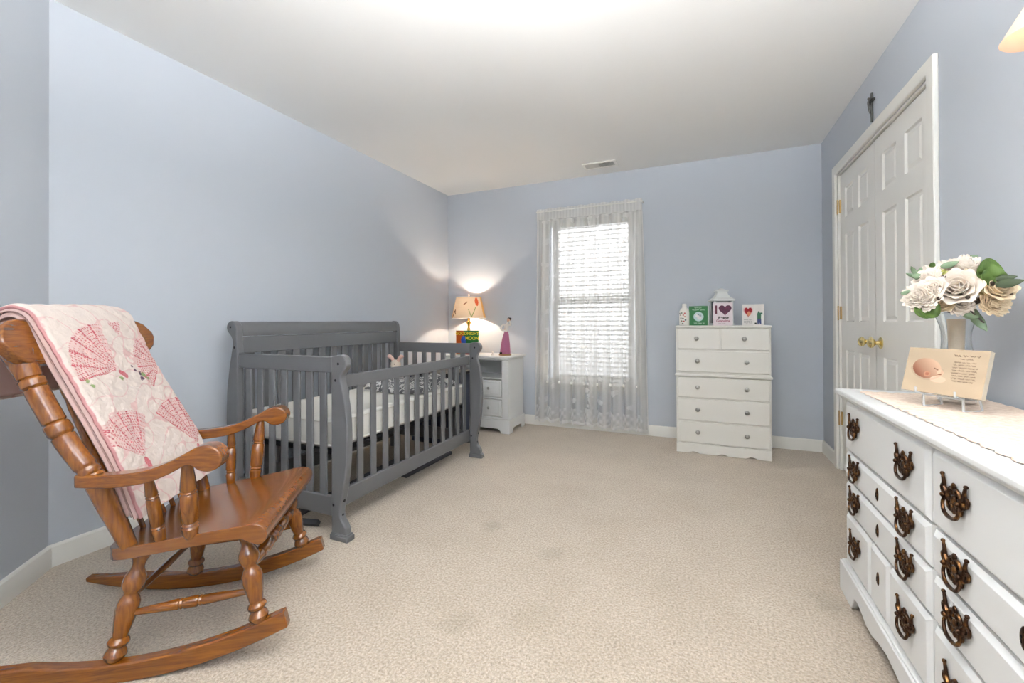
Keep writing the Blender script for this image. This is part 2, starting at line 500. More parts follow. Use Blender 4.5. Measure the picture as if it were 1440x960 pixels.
# ------------------------------------------------------------------ curtain and blind
def lace_mat():
    m = bpy.data.materials.new('white_lace'); m.use_nodes = True
    nt = m.node_tree; N = nt.nodes; L = nt.links
    N.remove(N['Principled BSDF']); out = N['Material Output']
    at = N.new('ShaderNodeAttribute'); at.attribute_name = 'Weave'
    sp = N.new('ShaderNodeSeparateColor'); L.new(at.outputs['Color'], sp.inputs['Color'])
    d = N.new('ShaderNodeBsdfDiffuse'); d.inputs['Color'].default_value = (*lin((236, 235, 232)), 1)
    t = N.new('ShaderNodeBsdfTranslucent'); t.inputs['Color'].default_value = (*lin((236, 236, 236)), 1)
    mx = N.new('ShaderNodeMixShader'); mx.inputs['Fac'].default_value = 0.40
    L.new(d.outputs['BSDF'], mx.inputs[1]); L.new(t.outputs['BSDF'], mx.inputs[2])
    tr = N.new('ShaderNodeBsdfTransparent')
    m2 = N.new('ShaderNodeMixShader'); L.new(sp.outputs['Red'], m2.inputs['Fac'])
    L.new(tr.outputs['BSDF'], m2.inputs[1]); L.new(mx.outputs['Shader'], m2.inputs[2])
    L.new(m2.outputs['Shader'], out.inputs['Surface'])
    return m
lace_m = lace_mat()
cur = thing('lace_curtain', 'sheer white lace curtain with butterfly motifs hanging over the window', 'curtain', (0, 0, 0))
CY0 = 4.045
rngc = random.Random(3)
butter = []
for k, bxv in enumerate([0.10, 0.22, 0.36, 0.50, 0.60, 0.72, 0.86]):
    for j in range(9):
        butter.append((bxv + rngc.uniform(-0.02, 0.02), 0.06 + j*0.104 + (0.052 if k % 2 else 0) + rngc.uniform(-0.01, 0.01), rngc.uniform(-0.6, 0.6), rngc.uniform(0.8, 1.15)))
def butterfly(x, y):
    """density of a small butterfly motif, x,y in motif units"""
    ax = abs(x)
    up = ((ax - 0.5)/0.45)**2 + ((y + 0.35 - ax*0.3)/0.45)**2
    dn = ((ax - 0.35)/0.3)**2 + ((y - 0.35)/0.33)**2
    bd = (x/0.1)**2 + (y/0.6)**2
    return 1.0 if min(up, dn, bd) < 1 else 0.0
BG = {}
for b_ in butter:
    BG.setdefault((int(b_[0]*10), int(b_[1]*10)), []).append(b_)
def curt_fold(u, v):
    amp = 0.012 + 0.014 * min(1, v * 2)
    return amp * (math.sin(u*2*PI*9 + 0.6*math.sin(u*7) + 0.35*v) + 0.45*math.sin(u*2*PI*17 + 1.3 + v)) * (0.35 if v < 0.055 else 1)
def curt(u, v):
    x0, x1 = -1.485 - 0.048*v, -0.475 + 0.035*v
    ztop = 2.150 + 0.004*math.sin(u*60)
    zbot = 0.050 - 0.028*u + 0.020*abs(math.sin(u*PI*11))
    z = ztop + (zbot - ztop) * v
    x = x0 + (x1 - x0) * u + 0.008*math.sin(u*2*PI*9 + 1.2 + 0.4*v) * min(1, v*3)
    return (x, CY0 + curt_fold(u, v), z)
def curt_col(u, v):
    if v < 0.052: a = 0.86 + 0.06*math.sin(u*200)
    else:
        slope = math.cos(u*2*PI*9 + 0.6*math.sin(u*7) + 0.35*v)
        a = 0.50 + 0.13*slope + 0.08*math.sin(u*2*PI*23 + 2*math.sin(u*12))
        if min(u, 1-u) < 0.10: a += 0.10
        if u < 0.006 or u > 0.994: a = 0.9
        X, Y = u*1.05, v*2.1
        cx, cy = int(u*10), int(v*10)
        for i in (-1, 0, 1):
            for j in (-1, 0, 1):
                for (bu, bv, ro, s) in BG.get((cx+i, cy+j), ()):
                    dx, dy = X - bu*1.05, Y - bv*2.1
                    if abs(dx) > 0.06 or abs(dy) > 0.06: continue
                    c, s_ = math.cos(ro), math.sin(ro)
                    if butterfly((dx*c + dy*s_)/(0.036*s), (-dx*s_ + dy*c)/(0.036*s)): a = max(a, 0.66)
        # a trailing lace vine down the middle and a thick lace hem
        if abs(X - 0.555 - 0.012*math.sin(Y*30)) < 0.006 or (abs(X - 0.555) < 0.03 and math.sin(Y*60) > 0.75 and abs(abs(X-0.555)-0.015) < 0.008): a = max(a, 0.66)
        if v > 0.93:
            a = max(a, 0.45 + 0.3*(0.5 + 0.5*math.sin(u*PI*44)*math.sin(v*180)))
        hem = abs(math.sin(u*PI*11))
        if v > 0.985: a = 0.85
    return (a, a, a, 1)
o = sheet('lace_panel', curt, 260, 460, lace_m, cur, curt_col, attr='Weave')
bm = BM(); sweep(bm, [(-1.49, CY0 + 0.002, 2.125), (-0.47, CY0 + 0.002, 2.125)], 0.007, seg=10); 
obj('rod', bm, trim_m, cur)
for x in (-1.485, -0.475):
    bm = BM(); sweep(bm, [(x, CY0 + 0.002, 2.125), (x, YB - 0.001, 2.125)], 0.008, seg=8); obj('rod_bracket', bm, trim_m, cur)

bl = thing('window_blind', 'white horizontal slat blind inside the window frame behind the lace curtain', 'blind', (0, YB + 0.035, 0))
obj('headrail', bx((WX0 + 0.012, -0.022, WZ1 - 0.045), (WX1 - 0.012, 0.022, WZ1 - 0.003)), trim_m, bl, bevel=0.003)
slat_m = bpy.data.materials.new('blind_slat'); slat_m.use_nodes = True
nb = slat_m.node_tree.nodes['Principled BSDF']; nb.inputs['Base Color'].default_value = (*lin((240, 240, 238)), 1); nb.inputs['Roughness'].default_value = 0.4
zz = WZ1 - 0.075; k = 0
slat_me = None
while zz > WZ0 + 0.05:
    ta = math.radians(20)
    if slat_me is None:
        bm = BM()
        P = [(-0.024*math.cos(ta), -0.024*math.sin(ta)), (0, 0.004), (0.024*math.cos(ta), 0.024*math.sin(ta)), (0.024*math.cos(ta), 0.024*math.sin(ta) + 0.003), (0, 0.007), (-0.024*math.cos(ta), -0.024*math.sin(ta) + 0.003)]
        prism(bm, P, 0, WX0 + 0.014, WX1 - 0.014)
        o = obj('slat', bm, slat_m, bl); slat_me = o.data
    else:
        o = bpy.data.objects.new('slat', slat_me); link(o, bl)
    o.location = (0, 0, zz)
    zz -= 0.0435
obj('bottom_rail', bx((WX0 + 0.014, -0.024, WZ0 + 0.006), (WX1 - 0.014, 0.024, WZ0 + 0.024)), trim_m, bl, bevel=0.004)
for x in (WX0 + 0.16, (WX0 + WX1)/2, WX1 - 0.16):
    bm = BM(); sweep(bm, [(x, -0.026, WZ1 - 0.04), (x, -0.026, WZ0 + 0.02)], 0.0016, seg=6); obj('ladder_cord', bm, trim_m, bl)

# ------------------------------------------------------------------ rocking chair
ROCK = thing('rocking_chair', 'honey oak rocking chair with turned legs by the left wall under a quilt', 'chair', (-1.536, 1.0028, 0), math.radians(34.4))
KS = 0.981
def rc(s, t, z): return (KS*s, -KS*t, KS*z + 0.0225)
def seat_top(s): return 0.394 + 0.137*s
# seat: lofted slab with a rolled front nose
st_ = [(-0.247, 0.155, None, None), (-0.243, 0.19, None, None), (-0.232, 0.216, None, None), (-0.212, 0.234, None, None), (-0.18, 0.243, None, None), (-0.10, 0.250, None, None),
       (0.0, 0.256, None, None), (0.10, 0.264, None, None), (0.150, 0.269, 0.416, 0.374), (0.175, 0.271, 0.419, 0.362), (0.195, 0.2715, 0.417, 0.354), (0.208, 0.271, 0.411, 0.357), (0.217, 0.270, 0.400, 0.366), (0.220, 0.2695, 0.386, 0.382)]
bm = BM(); rows = []
NT = 14
for (s, w, zt, zb) in st_:
    if zt is None: zt = seat_top(s); zb = zt - 0.036
    top = []; bot = []
    for k in range(NT + 1):
        t = -w + 2*w*k/NT
        dish = 0.008 * max(0, 1 - (t/w)**2) * max(0, 1 - ((s + 0.06)/0.17)**2)
        top.append(bm.verts.new(rc(s, t, zt - dish))); bot.append(bm.verts.new(rc(s, t, zb)))
    rows.append((top, bot))
for (t0, b0), (t1, b1) in zip(rows, rows[1:]):
    for k in range(NT):
        bm.faces.new((t0[k], t0[k+1], t1[k+1], t1[k])); bm.faces.new((b0[k], b1[k], b1[k+1], b0[k+1]))
    bm.faces.new((t0[0], t1[0], b1[0], b0[0])); bm.faces.new((t0[NT], b0[NT], b1[NT], t1[NT]))
for (t0, b0) in (rows[0], rows[-1]):
    for k in range(NT): bm.faces.new((t0[k], b0[k], b0[k+1], t0[k+1]))
obj('seat', bm, seat_w, ROCK, bevel=0.006, seg=3)
# runners
RS, R0 = -0.20, 1.107
def run_bot(s): return -0.0235 + (s - RS)**2 / (2*R0)
for sg in (1, -1):
    bm = BM()
    S = np.linspace(-0.585, 0.275, 26)
    up = []; lo = []
    for s in S:
        th = 0.056
        if s < -0.42: th = 0.056 - 0.040 * ((-0.42 - s)/0.165)
        lo.append((s, run_bot(s))); up.append((s + 0.0, run_bot(s) + th))
    up[-1] = (0.262, run_bot(0.262) + 0.054)
    poly = lo + up[::-1]
    tc_, wd = 0.236*sg, 0.017
    A = [bm.verts.new(rc(s, tc_ - wd, z)) for s, z in poly]; B = [bm.verts.new(rc(s, tc_ + wd, z)) for s, z in poly]
    n = len(poly)
    for i in range(25):
        j = n - 1 - i
        bm.faces.new((A[i], A[i+1], A[j-1], A[j])); bm.faces.new((B[i], B[j], B[j-1], B[i+1]))
    for i in range(n): bm.faces.new((A[i], B[i], B[(i+1) % n], A[(i+1) % n]))
    obj('rocker_runner', bm, wood_s, ROCK, bevel=0.004)
LEGP = [(0, .019), (.05, .019), (.07, .024), (.10, .025), (.125, .020), (.16, .017), (.19, .016), (.22, .019), (.27, .027), (.32, .0295), (.37, .027), (.41, .019), (.43, .0185), (.46, .024), (.50, .0285), (.56, .0290), (.64, .026), (.74, .021), (.785, .0185), (.80, .024), (.825, .0275), (.85, .025), (.865, .018), (.89, .024), (.93, .0285), (.965, .024), (1.0, .013)]
def ring_groove(p0, p1, us, r):
    pass
legs = {}
for sg in (1, -1):
    for nm, top, s_b, t_b in (('front', (0.128, 0.194, 0.385), 0.189, 0.236), ('rear', (-0.162, 0.180, 0.346), -0.214, 0.230)):
        zb = run_bot(s_b) + 0.050
        a = (top[0], top[1]*sg, top[2]); b = (s_b, t_b*sg, zb)
        legs[(nm, sg)] = (Vector(a), Vector(b))
        bm = BM(); lathe(bm, rc(*a), rc(*b), LEGP, seg=20)
        obj('leg', bm, wood_z, ROCK)
def onleg(nm, sg, z):
    a, b = legs[(nm, sg)]; u = (z - a.z)/(b.z - a.z); return tuple(a.lerp(b, u))
STR = [(0, .008), (.06, .009), (.30, .014), (.40, .0155), (.41, .013), (.425, .0155), (.44, .013), (.455, .0165), (.545, .0165), (.56, .013), (.575, .0155), (.59, .013), (.60, .0155), (.70, .014), (.94, .009), (1, .008)]
for sg in (1, -1):
    bm = BM(); lathe(bm, rc(*onleg('rear', sg, 0.155)), rc(*onleg('front', sg, 0.19)), STR, seg=14)
    obj('side_stretcher', bm, wood_s, ROCK)
FST = [(0, .010), (.04, .012), (.10, .018), (.16, .020), (.17, .015), (.185, .020), (.20, .015), (.23, .018), (.30, .0225), (.36, .021), (.41, .016), (.42, .021), (.44, .022), (.455, .016), (.47, .023), (.53, .023), (.545, .016), (.56, .022), (.58, .021), (.59, .016), (.64, .021), (.70, .0225), (.77, .018), (.80, .015), (.815, .020), (.83, .015), (.84, .020), (.90, .018), (.96, .012), (1, .010)]
bm = BM(); lathe(bm, rc(*onleg('front', 1, 0.262)), rc(*onleg('front', -1, 0.262)), FST, seg=18)
obj('front_stretcher', bm, wood_t, ROCK)
bm = BM(); lathe(bm, rc(*onleg('rear', 1, 0.195)), rc(*onleg('rear', -1, 0.195)), [(0, .007), (.5, .012), (1, .007)], seg=12)
obj('rear_stretcher', bm, wood_t, ROCK)
# back posts
STC = [(-.176, .222, .362), (-.215, .236, .475), (-.255, .249, .59), (-.316, .250, .69), (-.366, .250, .79), (-.405, .250, .875), (-.440, .250, .955)]
for sg in (1, -1):
    c = smooth_curve([(s, t*sg, z) for s, t, z in STC], 30)
    n = len(c); rad = []
    for i in range(n):
        u = i/(n - 1)
        r = 0.0205 + 0.0065*min(1, u/0.25)
        if u > 0.84: r = 0.027 + 0.007*(u - 0.84)/0.16
        for g in (0.345, 0.375, 0.54, 0.60, 0.79, 0.845):
            if abs(u - g) < 0.005: r -= 0.0035*(1 - (abs(u - g)/0.005)**2)
        for g0, g1 in ((0.555, 0.585), (0.805, 0.83)):
            if g0 - 0.006 <= u <= g1 + 0.006: r += 0.0022
        rad.append(r)
    bm = BM(); sweep(bm, [rc(*p) for p in c], rad, seg=18)
    obj('back_post', bm, wood_z, ROCK)
# crest rail: a curved board between and beyond the posts
bm = BM()
cdir = Vector((-0.40, 0, 0.917))          # up along the back, in (s,t,z)
cn = Vector((0.917, 0, 0.40))             # towards the sitter
rows = []
for k in range(25):
    t = -0.325 + 0.65*k/24
    x = abs(t)/0.325
    rnd = math.sqrt(max(0, 1 - max(0, (x - 0.70)/0.30)**2))
    hh = max(0.008, 0.072*rnd)
    c0 = Vector((-0.428, t, 0.985)) + cn*(-0.02*(1 - x*x))
    th = 0.017
    rows.append([bm.verts.new(rc(*(c0 + cdir*a + cn*b))) for a, b in ((-hh, -th), (-hh, th), (hh, th), (hh, -th))])
for a, b in zip(rows, rows[1:]):
    for k in range(4): bm.faces.new((a[k], a[(k+1) % 4], b[(k+1) % 4], b[k]))
bm.faces.new(rows[0][::-1]); bm.faces.new(rows[-1])
obj('crest_rail', bm, wood_t, ROCK, bevel=0.007, seg=3)
for i in range(6):
    t = -0.155 + 0.062*i
    bm = BM(); lathe(bm, rc(-0.213, t*0.92, 0.352), rc(-0.432, t, 0.94), [(0, .007), (.2, .0105), (.24, .009), (.27, .0115), (.5, .0125), (.73, .0115), (.76, .009), (.8, .0105), (1, .007)], seg=12)
    obj('back_spindle', bm, wood_z, ROCK)
# arms
ARM = smooth_curve([(-.285, .603), (-.20, .600), (-.10, .610), (-.03, .634), (.02, .660), (.05, .676), (.080, .679), (.106, .666), (.117, .641), (.108, .615), (.083, .603), (.055, .607), (.036, .620), (.015, .622), (-.03, .598), (-.10, .573), (-.20, .562), (-.285, .566)], 4)
for sg in (1, -1):
    bm = BM()
    def armt(s): return 0.258 + (s + 0.285)/0.39*0.036
    NW = 4
    R = []
    for k in range(NW + 1):
        f_ = -0.029 + 0.058*k/NW
        R.append([bm.verts.new(rc(s, sg*(armt(s) + f_ * (0.62 + 0.38*min(1, max(0, (s + 0.25)/0.2)))), z)) for s, z in ARM])
    n = len(ARM)
    for a, b in zip(R, R[1:]):
        for i in range(n): bm.faces.new((a[i], b[i], b[(i+1) % n], a[(i+1) % n]))
    h = n // 2
    # strip caps (the outline pairs up lower and upper runs)
    for ring in (R[0], R[-1]):
        bm.faces.new(ring)
    obj('armrest', bm, wood_s, ROCK, bevel=0.005, seg=3)
AP = [(0, .014), (.06, .020), (.15, .0225), (.17, .0185), (.19, .0225), (.215, .0185), (.24, .023), (.45, .0235), (.58, .022), (.60, .018), (.62, .022), (.635, .018), (.66, .022), (.80, .0185), (1, .013)]
AP2 = [(0, .012), (.06, .015), (.2, .0175), (.22, .0145), (.24, .0175), (.26, .0145), (.285, .018), (.55, .0175), (.66, .0165), (.68, .0135), (.70, .0165), (.72, .0135), (.74, .016), (1, .010)]
for sg in (1, -1):
    bm = BM(); lathe(bm, rc(0.0, 0.246*sg, 0.385), rc(0.010, 0.286*sg, 0.625), AP, seg=18); obj('arm_post', bm, wood_z, ROCK)
    bm = BM(); lathe(bm, rc(-0.086, 0.234*sg, 0.374), rc(-0.098, 0.274*sg, 0.585), AP2, seg=16); obj('arm_post', bm, wood_z, ROCK)

# ------------------------------------------------------------------ quilt over the chair back
quilt_m = M('quilted_cotton', (230, 220, 214), rough=0.9, spec=0.1, attr='Col', bump=(75, 0.5, 0.008), sheen=0.1)
fold_m = M('quilt_folds', (184, 156, 150), rough=0.9, spec=0.1, bump=(60, 0.3, 0.004))
QP = smooth_curve([(-.176, .432), (-.200, .50), (-.232, .585), (-.282, .69), (-.335, .80), (-.385, .91), (-.424, .995), (-.452, 1.048), (-.480, 1.066), (-.512, 1.058), (-.532, 1.02), (-.540, .95), (-.548, .87), (-.556, .80)], 8)
ql = [0.0]
for a, b in zip(QP, QP[1:]): ql.append(ql[-1] + math.hypot(b[0]-a[0], b[1]-a[1]))
QL = ql[-1]
def qpt(d):
    d = min(max(d, 0), QL)
    for i in range(len(ql) - 1):
        if d <= ql[i+1]:
            f = (d - ql[i])/(ql[i+1] - ql[i] + 1e-9)
            s = QP[i][0] + (QP[i+1][0]-QP[i][0])*f; z = QP[i][1] + (QP[i+1][1]-QP[i][1])*f
            tx, tz = QP[i+1][0]-QP[i][0], QP[i+1][1]-QP[i][1]; l = math.hypot(tx, tz)
            return s, z, tz/l, -tx/l      # normal towards the sitter / upwards
    return QP[-1][0], QP[-1][1], -1, 0
def quilt_fn(off, t0, t1, d0, d1, puff=0.0):
    def fn(u, v):
        d = d0 + (d1 - d0)*v
        s, z, nx, nz = qpt(d)
        f = d/QL
        tt0 = t0 - 0.028*min(1, max(0, (0.50 - d)/0.5))
        t = tt0 + (t1 - tt0)*u
        w = off + puff*(math.sin(t*95 + 2*math.sin(d*40))*math.sin(d*95)) + 0.004*math.sin(u*5 + d*9)
        edge = min(u, 1-u)
        if edge < 0.03: w -= 0.008*(1 - edge/0.03)
        return rc(s + nx*w, t, z + nz*w)
    return fn
FANS = [ # centre (t, d), pointing angle, half spread, radius   (t: + towards the camera side, d: up the drape)
    (0.020, 0.470, math.radians(46), math.radians(52), 0.172),
    (-0.215, 0.470, math.radians(20), math.radians(62), 0.125),
    (0.105, 0.165, math.radians(82), math.radians(46), 0.165),
    (-0.165, 0.125, math.radians(98), math.radians(42), 0.200),
    (-0.04, 0.650, math.radians(-150), math.radians(30), 0.06),
    (0.02, 1.02, math.radians(-90), math.radians(50), 0.13), (-0.15, 0.95, math.radians(-90), math.radians(50), 0.13)]
CREAM = np.array(lin((200, 188, 180))); PINK = np.array(lin((192, 140, 140))); RED = np.array(lin((158, 44, 62))); GRN = np.array(lin((120, 136, 92))); PUR = np.array(lin((84, 58, 78)))
QT0, QT1 = -0.215, 0.205
def quilt_col(u, v):
    t = QT0 + (QT1 - QT0)*u; d = QL*v
    # stitched scrolls, pale pink thread
    w1 = math.sin(34*t + 2.6*math.sin(31*d + 1.0)) + math.sin(37*d + 2.4*math.sin(29*t))
    c = CREAM.copy()
    if abs(w1) < 0.15: c = c*0.45 + PINK*0.55
    for (ft, fd, ang, hs, R) in FANS:
        dx, dy = t - ft, d - fd
        r = math.hypot(dx, dy)
        if r < R and r > 0.006:
            a = math.atan2(dy, dx) - ang
            a = (a + PI) % (2*PI) - PI
            if abs(a) < hs:
                q = (a + hs)/(2*hs)*6
                blade = int(q); fr = q - blade
                rr = r*1000
                if blade % 3 == 2:
                    c = CREAM*0.55 + PINK*0.45
                    if math.sin(rr*0.45) > 0.6 and math.sin((a*r)*620 + 0.8) > 0.2: c = RED*0.6 + PINK*0.4
                else:
                    c = PINK*0.40 + CREAM*0.60
                    if math.sin(rr*0.62) > 0.25 and math.sin((a*r)*620 + 0.8) > 0.2: c = RED*0.85 + PINK*0.15
                if fr < 0.16 and math.sin(rr*0.9) > -0.6: c = RED*0.85 + PINK*0.15
        elif r <= 0.03 and r < R:
            pass
        # little handle of the fan
        a2 = ang + PI
        hx, hy = dx*math.cos(a2) + dy*math.sin(a2), -dx*math.sin(a2) + dy*math.cos(a2)
        if R > 0.1 and 0 < hx < 0.042 and abs(hy) < 0.004 + 0.32*hx*(1.3 - hx/0.042):
            c = PINK*0.6 + RED*0.4 if math.sin(hx*900)*math.sin(hy*900) < 0.2 else RED
    for (bt, bd, col, r) in [(-0.066, 0.462, PUR, .008), (-0.085, 0.447, PUR*0.6, .010), (-0.100, 0.440, GRN, .013), (-0.082, 0.428, PUR, .011), (-0.112, 0.423, GRN, .009), (-0.056, 0.478, PUR, .005), (0.022, 0.44, GRN, .009), (0.165, 0.45, GRN, .010), (0.158, 0.43, GRN, .009)]:
        if (t - bt)**2 + (d - bd)**2 < r*r*(0.7 + 0.3*math.sin(9*math.atan2(d - bd, t - bt))): c = col
    if u < 0.012 or u > 0.988: c = PINK*0.8
    return tuple(c)
qo = sheet('quilt', quilt_fn(0.026, QT0, QT1, 0.0, QL, 0.0018), 170, 420, quilt_m, ROCK, quilt_col, solid=0.008)
qo.parent = None
qo.location = ROCK.location; qo.rotation_euler = ROCK.rotation_euler
tag(qo, 'cream patchwork quilt with pink and red fans draped over the rocking chair back', 'quilt')
for k, (off, t1) in enumerate(((0.0175, 0.211), (0.0095, 0.206), (0.0015, 0.212))):
    sheet('folded_layer', quilt_fn(off, QT0 + 0.004, t1, 0.008*k + 0.004, QL*0.985), 30, 90, fold_m, qo, None, solid=0.0055)

# ------------------------------------------------------------------ crib
CR = thing('baby_crib', 'grey painted sleigh crib with slatted sides standing along the left wall', 'crib', (0, 0, 0))
Yn, Yf = 1.562, 2.962
TH = 0.038
fp = [(-1.631, 0.030), (-1.541, 0.030), (-1.541, 0.056), (-1.552, 0.078), (-1.568, 0.098), (-1.577, 0.131), (-1.573, 0.165), (-1.563, 0.205), (-1.548, 0.276), (-1.536, 0.36), (-1.530, 0.46), (-1.531, 0.55), (-1.540, 0.63), (-1.553, 0.70), (-1.567, 0.75), (-1.571, 0.775), (-1.563, 0.797), (-1.545, 0.818), (-1.536, 0.840), (-1.541, 0.864), (-1.558, 0.880), (-1.585, 0.884), (-1.631, 0.876)]
fp2 = fp[:2] + smooth_curve(fp[2:], 4)
bp = [(-2.395, 0.0), (-2.396, .11), (-2.402, .30), (-2.404, .47), (-2.403, .584), (-2.396, .69), (-2.380, .79), (-2.360, .88), (-2.352, .93), (-2.362, .962), (-2.386, .985), (-2.401, 1.010), (-2.394, 1.036), (-2.370, 1.050), (-2.343, 1.046), (-2.322, 1.020), (-2.315, .96), (-2.311, .78), (-2.311, 0.0)]
bp2 = smooth_curve(bp, 3)
for y in (Yn, Yf - TH):
    bm = BM(); prism(bm, fp2, 1, y, y + TH); p = obj('front_post', bm, crib_m, CR, bevel=0.006, seg=3)
    bm = BM(); box(bm, (-1.637, y - 0.006, 0.0), (-1.526, y + TH + 0.006, 0.026)); box(bm, (-1.633, y - 0.003, 0.026), (-1.533, y + TH + 0.003, 0.034))
    obj('foot_block', bm, crib_m, p, bevel=0.004)
    ys = y - 0.0006 if y == Yn else y + TH + 0.0006
    for (x, z) in ((-1.586, .842), (-1.604, .762), (-1.617, .165)):
        bm = BM(); lathe(bm, (x, y + 0.004, z), (x, y - 0.0012, z), [(0, .0065), (.9, .0065), (1, .005)], seg=12); obj('bolt', bm, bolt_m, p)
    for (x, z) in ((-1.5725, .757), (-1.5665, .187), (-1.5755, .118)):
        bm = BM(); lathe(bm, (x - 0.004, y + TH*0.5, z), (x + 0.0015, y + TH*0.5, z), [(0, .0065), (.9, .0065), (1, .005)], seg=12); obj('bolt', bm, bolt_m, p)
    bm = BM(); prism(bm, bp2, 1, y, y + TH); p = obj('back_post', bm, crib_m, CR, bevel=0.006, seg=3)
    for (x, z) in ((-2.368, 1.016), (-2.336, .905)):
        bm = BM(); lathe(bm, (x, y + 0.004, z), (x, y - 0.0012, z), [(0, .0065), (.9, .0065), (1, .005)], seg=12); obj('bolt', bm, bolt_m, p)
# headboard
hp = smooth_curve([(-2.318, .968), (-2.320, 1.0), (-2.332, 1.030), (-2.352, 1.046), (-2.374, 1.045), (-2.390, 1.030), (-2.393, 1.008), (-2.380, .985), (-2.358, .966)], 4)
bm = BM(); prism(bm, hp, 1, Yn + TH, Yf - TH); obj('scroll_rail', bm, crib_m, CR)
obj('headboard_rail', bx((-2.352, Yn + TH, .872), (-2.320, Yf - TH, .964)), crib_m, CR, bevel=0.004)
obj('headboard_rail', bx((-2.352, Yn + TH, .10), (-2.324, Yf - TH, .20)), crib_m, CR, bevel=0.004)
W_ = Yf - Yn - 2*TH
for i in range(13):
    y = Yn + TH + W_*(i + 0.5)/13
    obj('slat', bx((-2.346, y - 0.026, .195), (-2.330, y + 0.026, .876)), crib_m, CR, bevel=0.004)
# front side
obj('front_rail', bx((-1.652, Yn + TH, .712), (-1.630, Yf - TH, .777)), crib_m, CR, bevel=0.005)
obj('front_rail', bx((-1.652, Yn + TH, .126), (-1.628, Yf - TH, .212)), crib_m, CR, bevel=0.005)
for i in range(13):
    y = Yn + TH + 0.066 + i*(W_ - 0.132)/12
    obj('slat', bx((-1.647, y - 0.0205, .208), (-1.634, y + 0.0205, .716)), crib_m, CR, bevel=0.004)
# two ends
for y in (Yn + 0.008, Yf - TH + 0.008):
    obj('end_rail', bx((-2.313, y, .795), (-1.629, y + 0.022, .874)), crib_m, CR, bevel=0.005)
    obj('end_rail', bx((-2.313, y, .105), (-1.629, y + 0.022, .200)), crib_m, CR, bevel=0.005)
    for i in range(7):
        x = -2.311 + 0.0475 + 0.0215 + i*0.0904
        obj('slat', bx((x - 0.0215, y + 0.004, .196), (x + 0.0215, y + 0.017, .80)), crib_m, CR, bevel=0.004)
# spring frame
bm = grid_prism([-2.300, -2.275, -1.685, -1.660], [Yn + 0.048, Yn + 0.075, Yf - 0.075, Yf - 0.048], lambda i, j: not (i == 1 and j == 1), 2, 0.386, 0.408)
sp = obj('mattress_support', bm, black_m, CR, bevel=0.002)
bm = BM()
for i in range(9): box(bm, (-2.277, Yn + 0.16 + i*0.135, .392), (-1.683, Yn + 0.19 + i*0.135, .400))
obj('support_straps', bm, black_m, sp, smooth=False)
for x in (-2.300, -1.664):
    for y in (Yn + 0.05, Yf - 0.085):
        bm = BM(); box(bm, (x, y, .30), (x + 0.004, y + 0.035, .47)); obj('hanger_plate', bm, black_m, sp, smooth=False)
tag(CR, 'grey painted sleigh crib with slatted sides standing along the left wall', 'crib')

# mattress
mt = thing('crib_mattress', 'white vinyl crib mattress with piped edges lying inside the grey crib', 'mattress', (0, 0, 0))
mx0, mx1, my0, my1, mz0, mz1 = -2.296, -1.664, Yn + 0.050, Yf - 0.050, 0.409, 0.562
bm = bx((mx0, my0, mz0), (mx1, my1, mz1))
o = obj('mattress_body', bm, matt_m, mt, bevel=0.020, seg=4)
def loop_rect(z, e, r=0.03):
    P = []
    for cx, cy, a0 in ((mx1 - r, my1 - r, 0), (mx0 + r, my1 - r, 90), (mx0 + r, my0 + r, 180), (mx1 - r, my0 + r, 270)):
        for k in range(6):
            a = math.radians(a0 + 90*k/5); P.append((cx + (r + e)*math.cos(a), cy + (r + e)*math.sin(a), z))
    return P
for z in (mz0 + 0.018, mz1 - 0.018):
    bm = BM(); sweep(bm, loop_rect(z, 0.0), 0.0045, seg=8, closed=True); obj('piping', bm, pipe_m, mt)

# bedding and toy at the far end of the crib
def blanket_mat():
    m = M('grey_damask_blanket', (150, 150, 152), rough=0.9, spec=0.1)
    nt = m.node_tree; N = nt.nodes; L = nt.links; b = N['Principled BSDF']
    tc = N.new('ShaderNodeTexCoord'); no = N.new('ShaderNodeTexNoise'); no.inputs['Scale'].default_value = 22; no.inputs['Detail'].default_value = 1; no.inputs['Distortion'].default_value = 2.0
    L.new(tc.outputs['Object'], no.inputs['Vector'])
    ra = N.new('ShaderNodeValToRGB'); ra.color_ramp.interpolation = 'CONSTANT'; e = ra.color_ramp.elements
    e[0].position = 0; e[0].color = (*lin((96, 97, 100)), 1); e[1].position = 0.5; e[1].color = (*lin((196, 196, 194)), 1)
    L.new(no.outputs['Fac'], ra.inputs['Fac']); L.new(ra.outputs['Color'], b.inputs['Base Color'])
    return m
blan_m = blanket_mat()
def blanket(u, v):
    x = -2.145 + 0.45*u + 0.01*math.sin(v*9); y = 2.33 + 0.54*v + 0.015*math.sin(u*8)
    e = min(u, 1-u, v, 1-v)
    h = 0.085*min(1, (e/0.08))**0.5 * (0.55 + 0.25*math.sin(u*9 + v*3) + 0.2*math.sin(v*13 + u*4))
    return (x, y, mz1 + 0.006 + max(0.0, h))
o = sheet('crib_blanket', blanket, 40, 40, blan_m, None, None, solid=0.004)
tag(o, 'rumpled grey and white patterned blanket at the far end of the crib mattress', 'blanket')
fur_m = M('cream_plush', (226, 212, 196), rough=0.95, spec=0.1, bump=(160, 0.6, 0.006), sheen=0.3)
ear_m = M('pink_plush', (226, 188, 174), rough=0.95, spec=0.1, bump=(160, 0.6, 0.006))
py = 2.80
plush = thing('plush_lamb', 'cream plush toy with pinkish ears sitting in the far back corner of the crib', 'soft toy', (-2.225, py, mz1))
bm = BM(); ball(bm, (0, 0, 0.062), (0.055, 0.055, 0.062), 18, 12); obj('torso', bm, fur_m, plush)
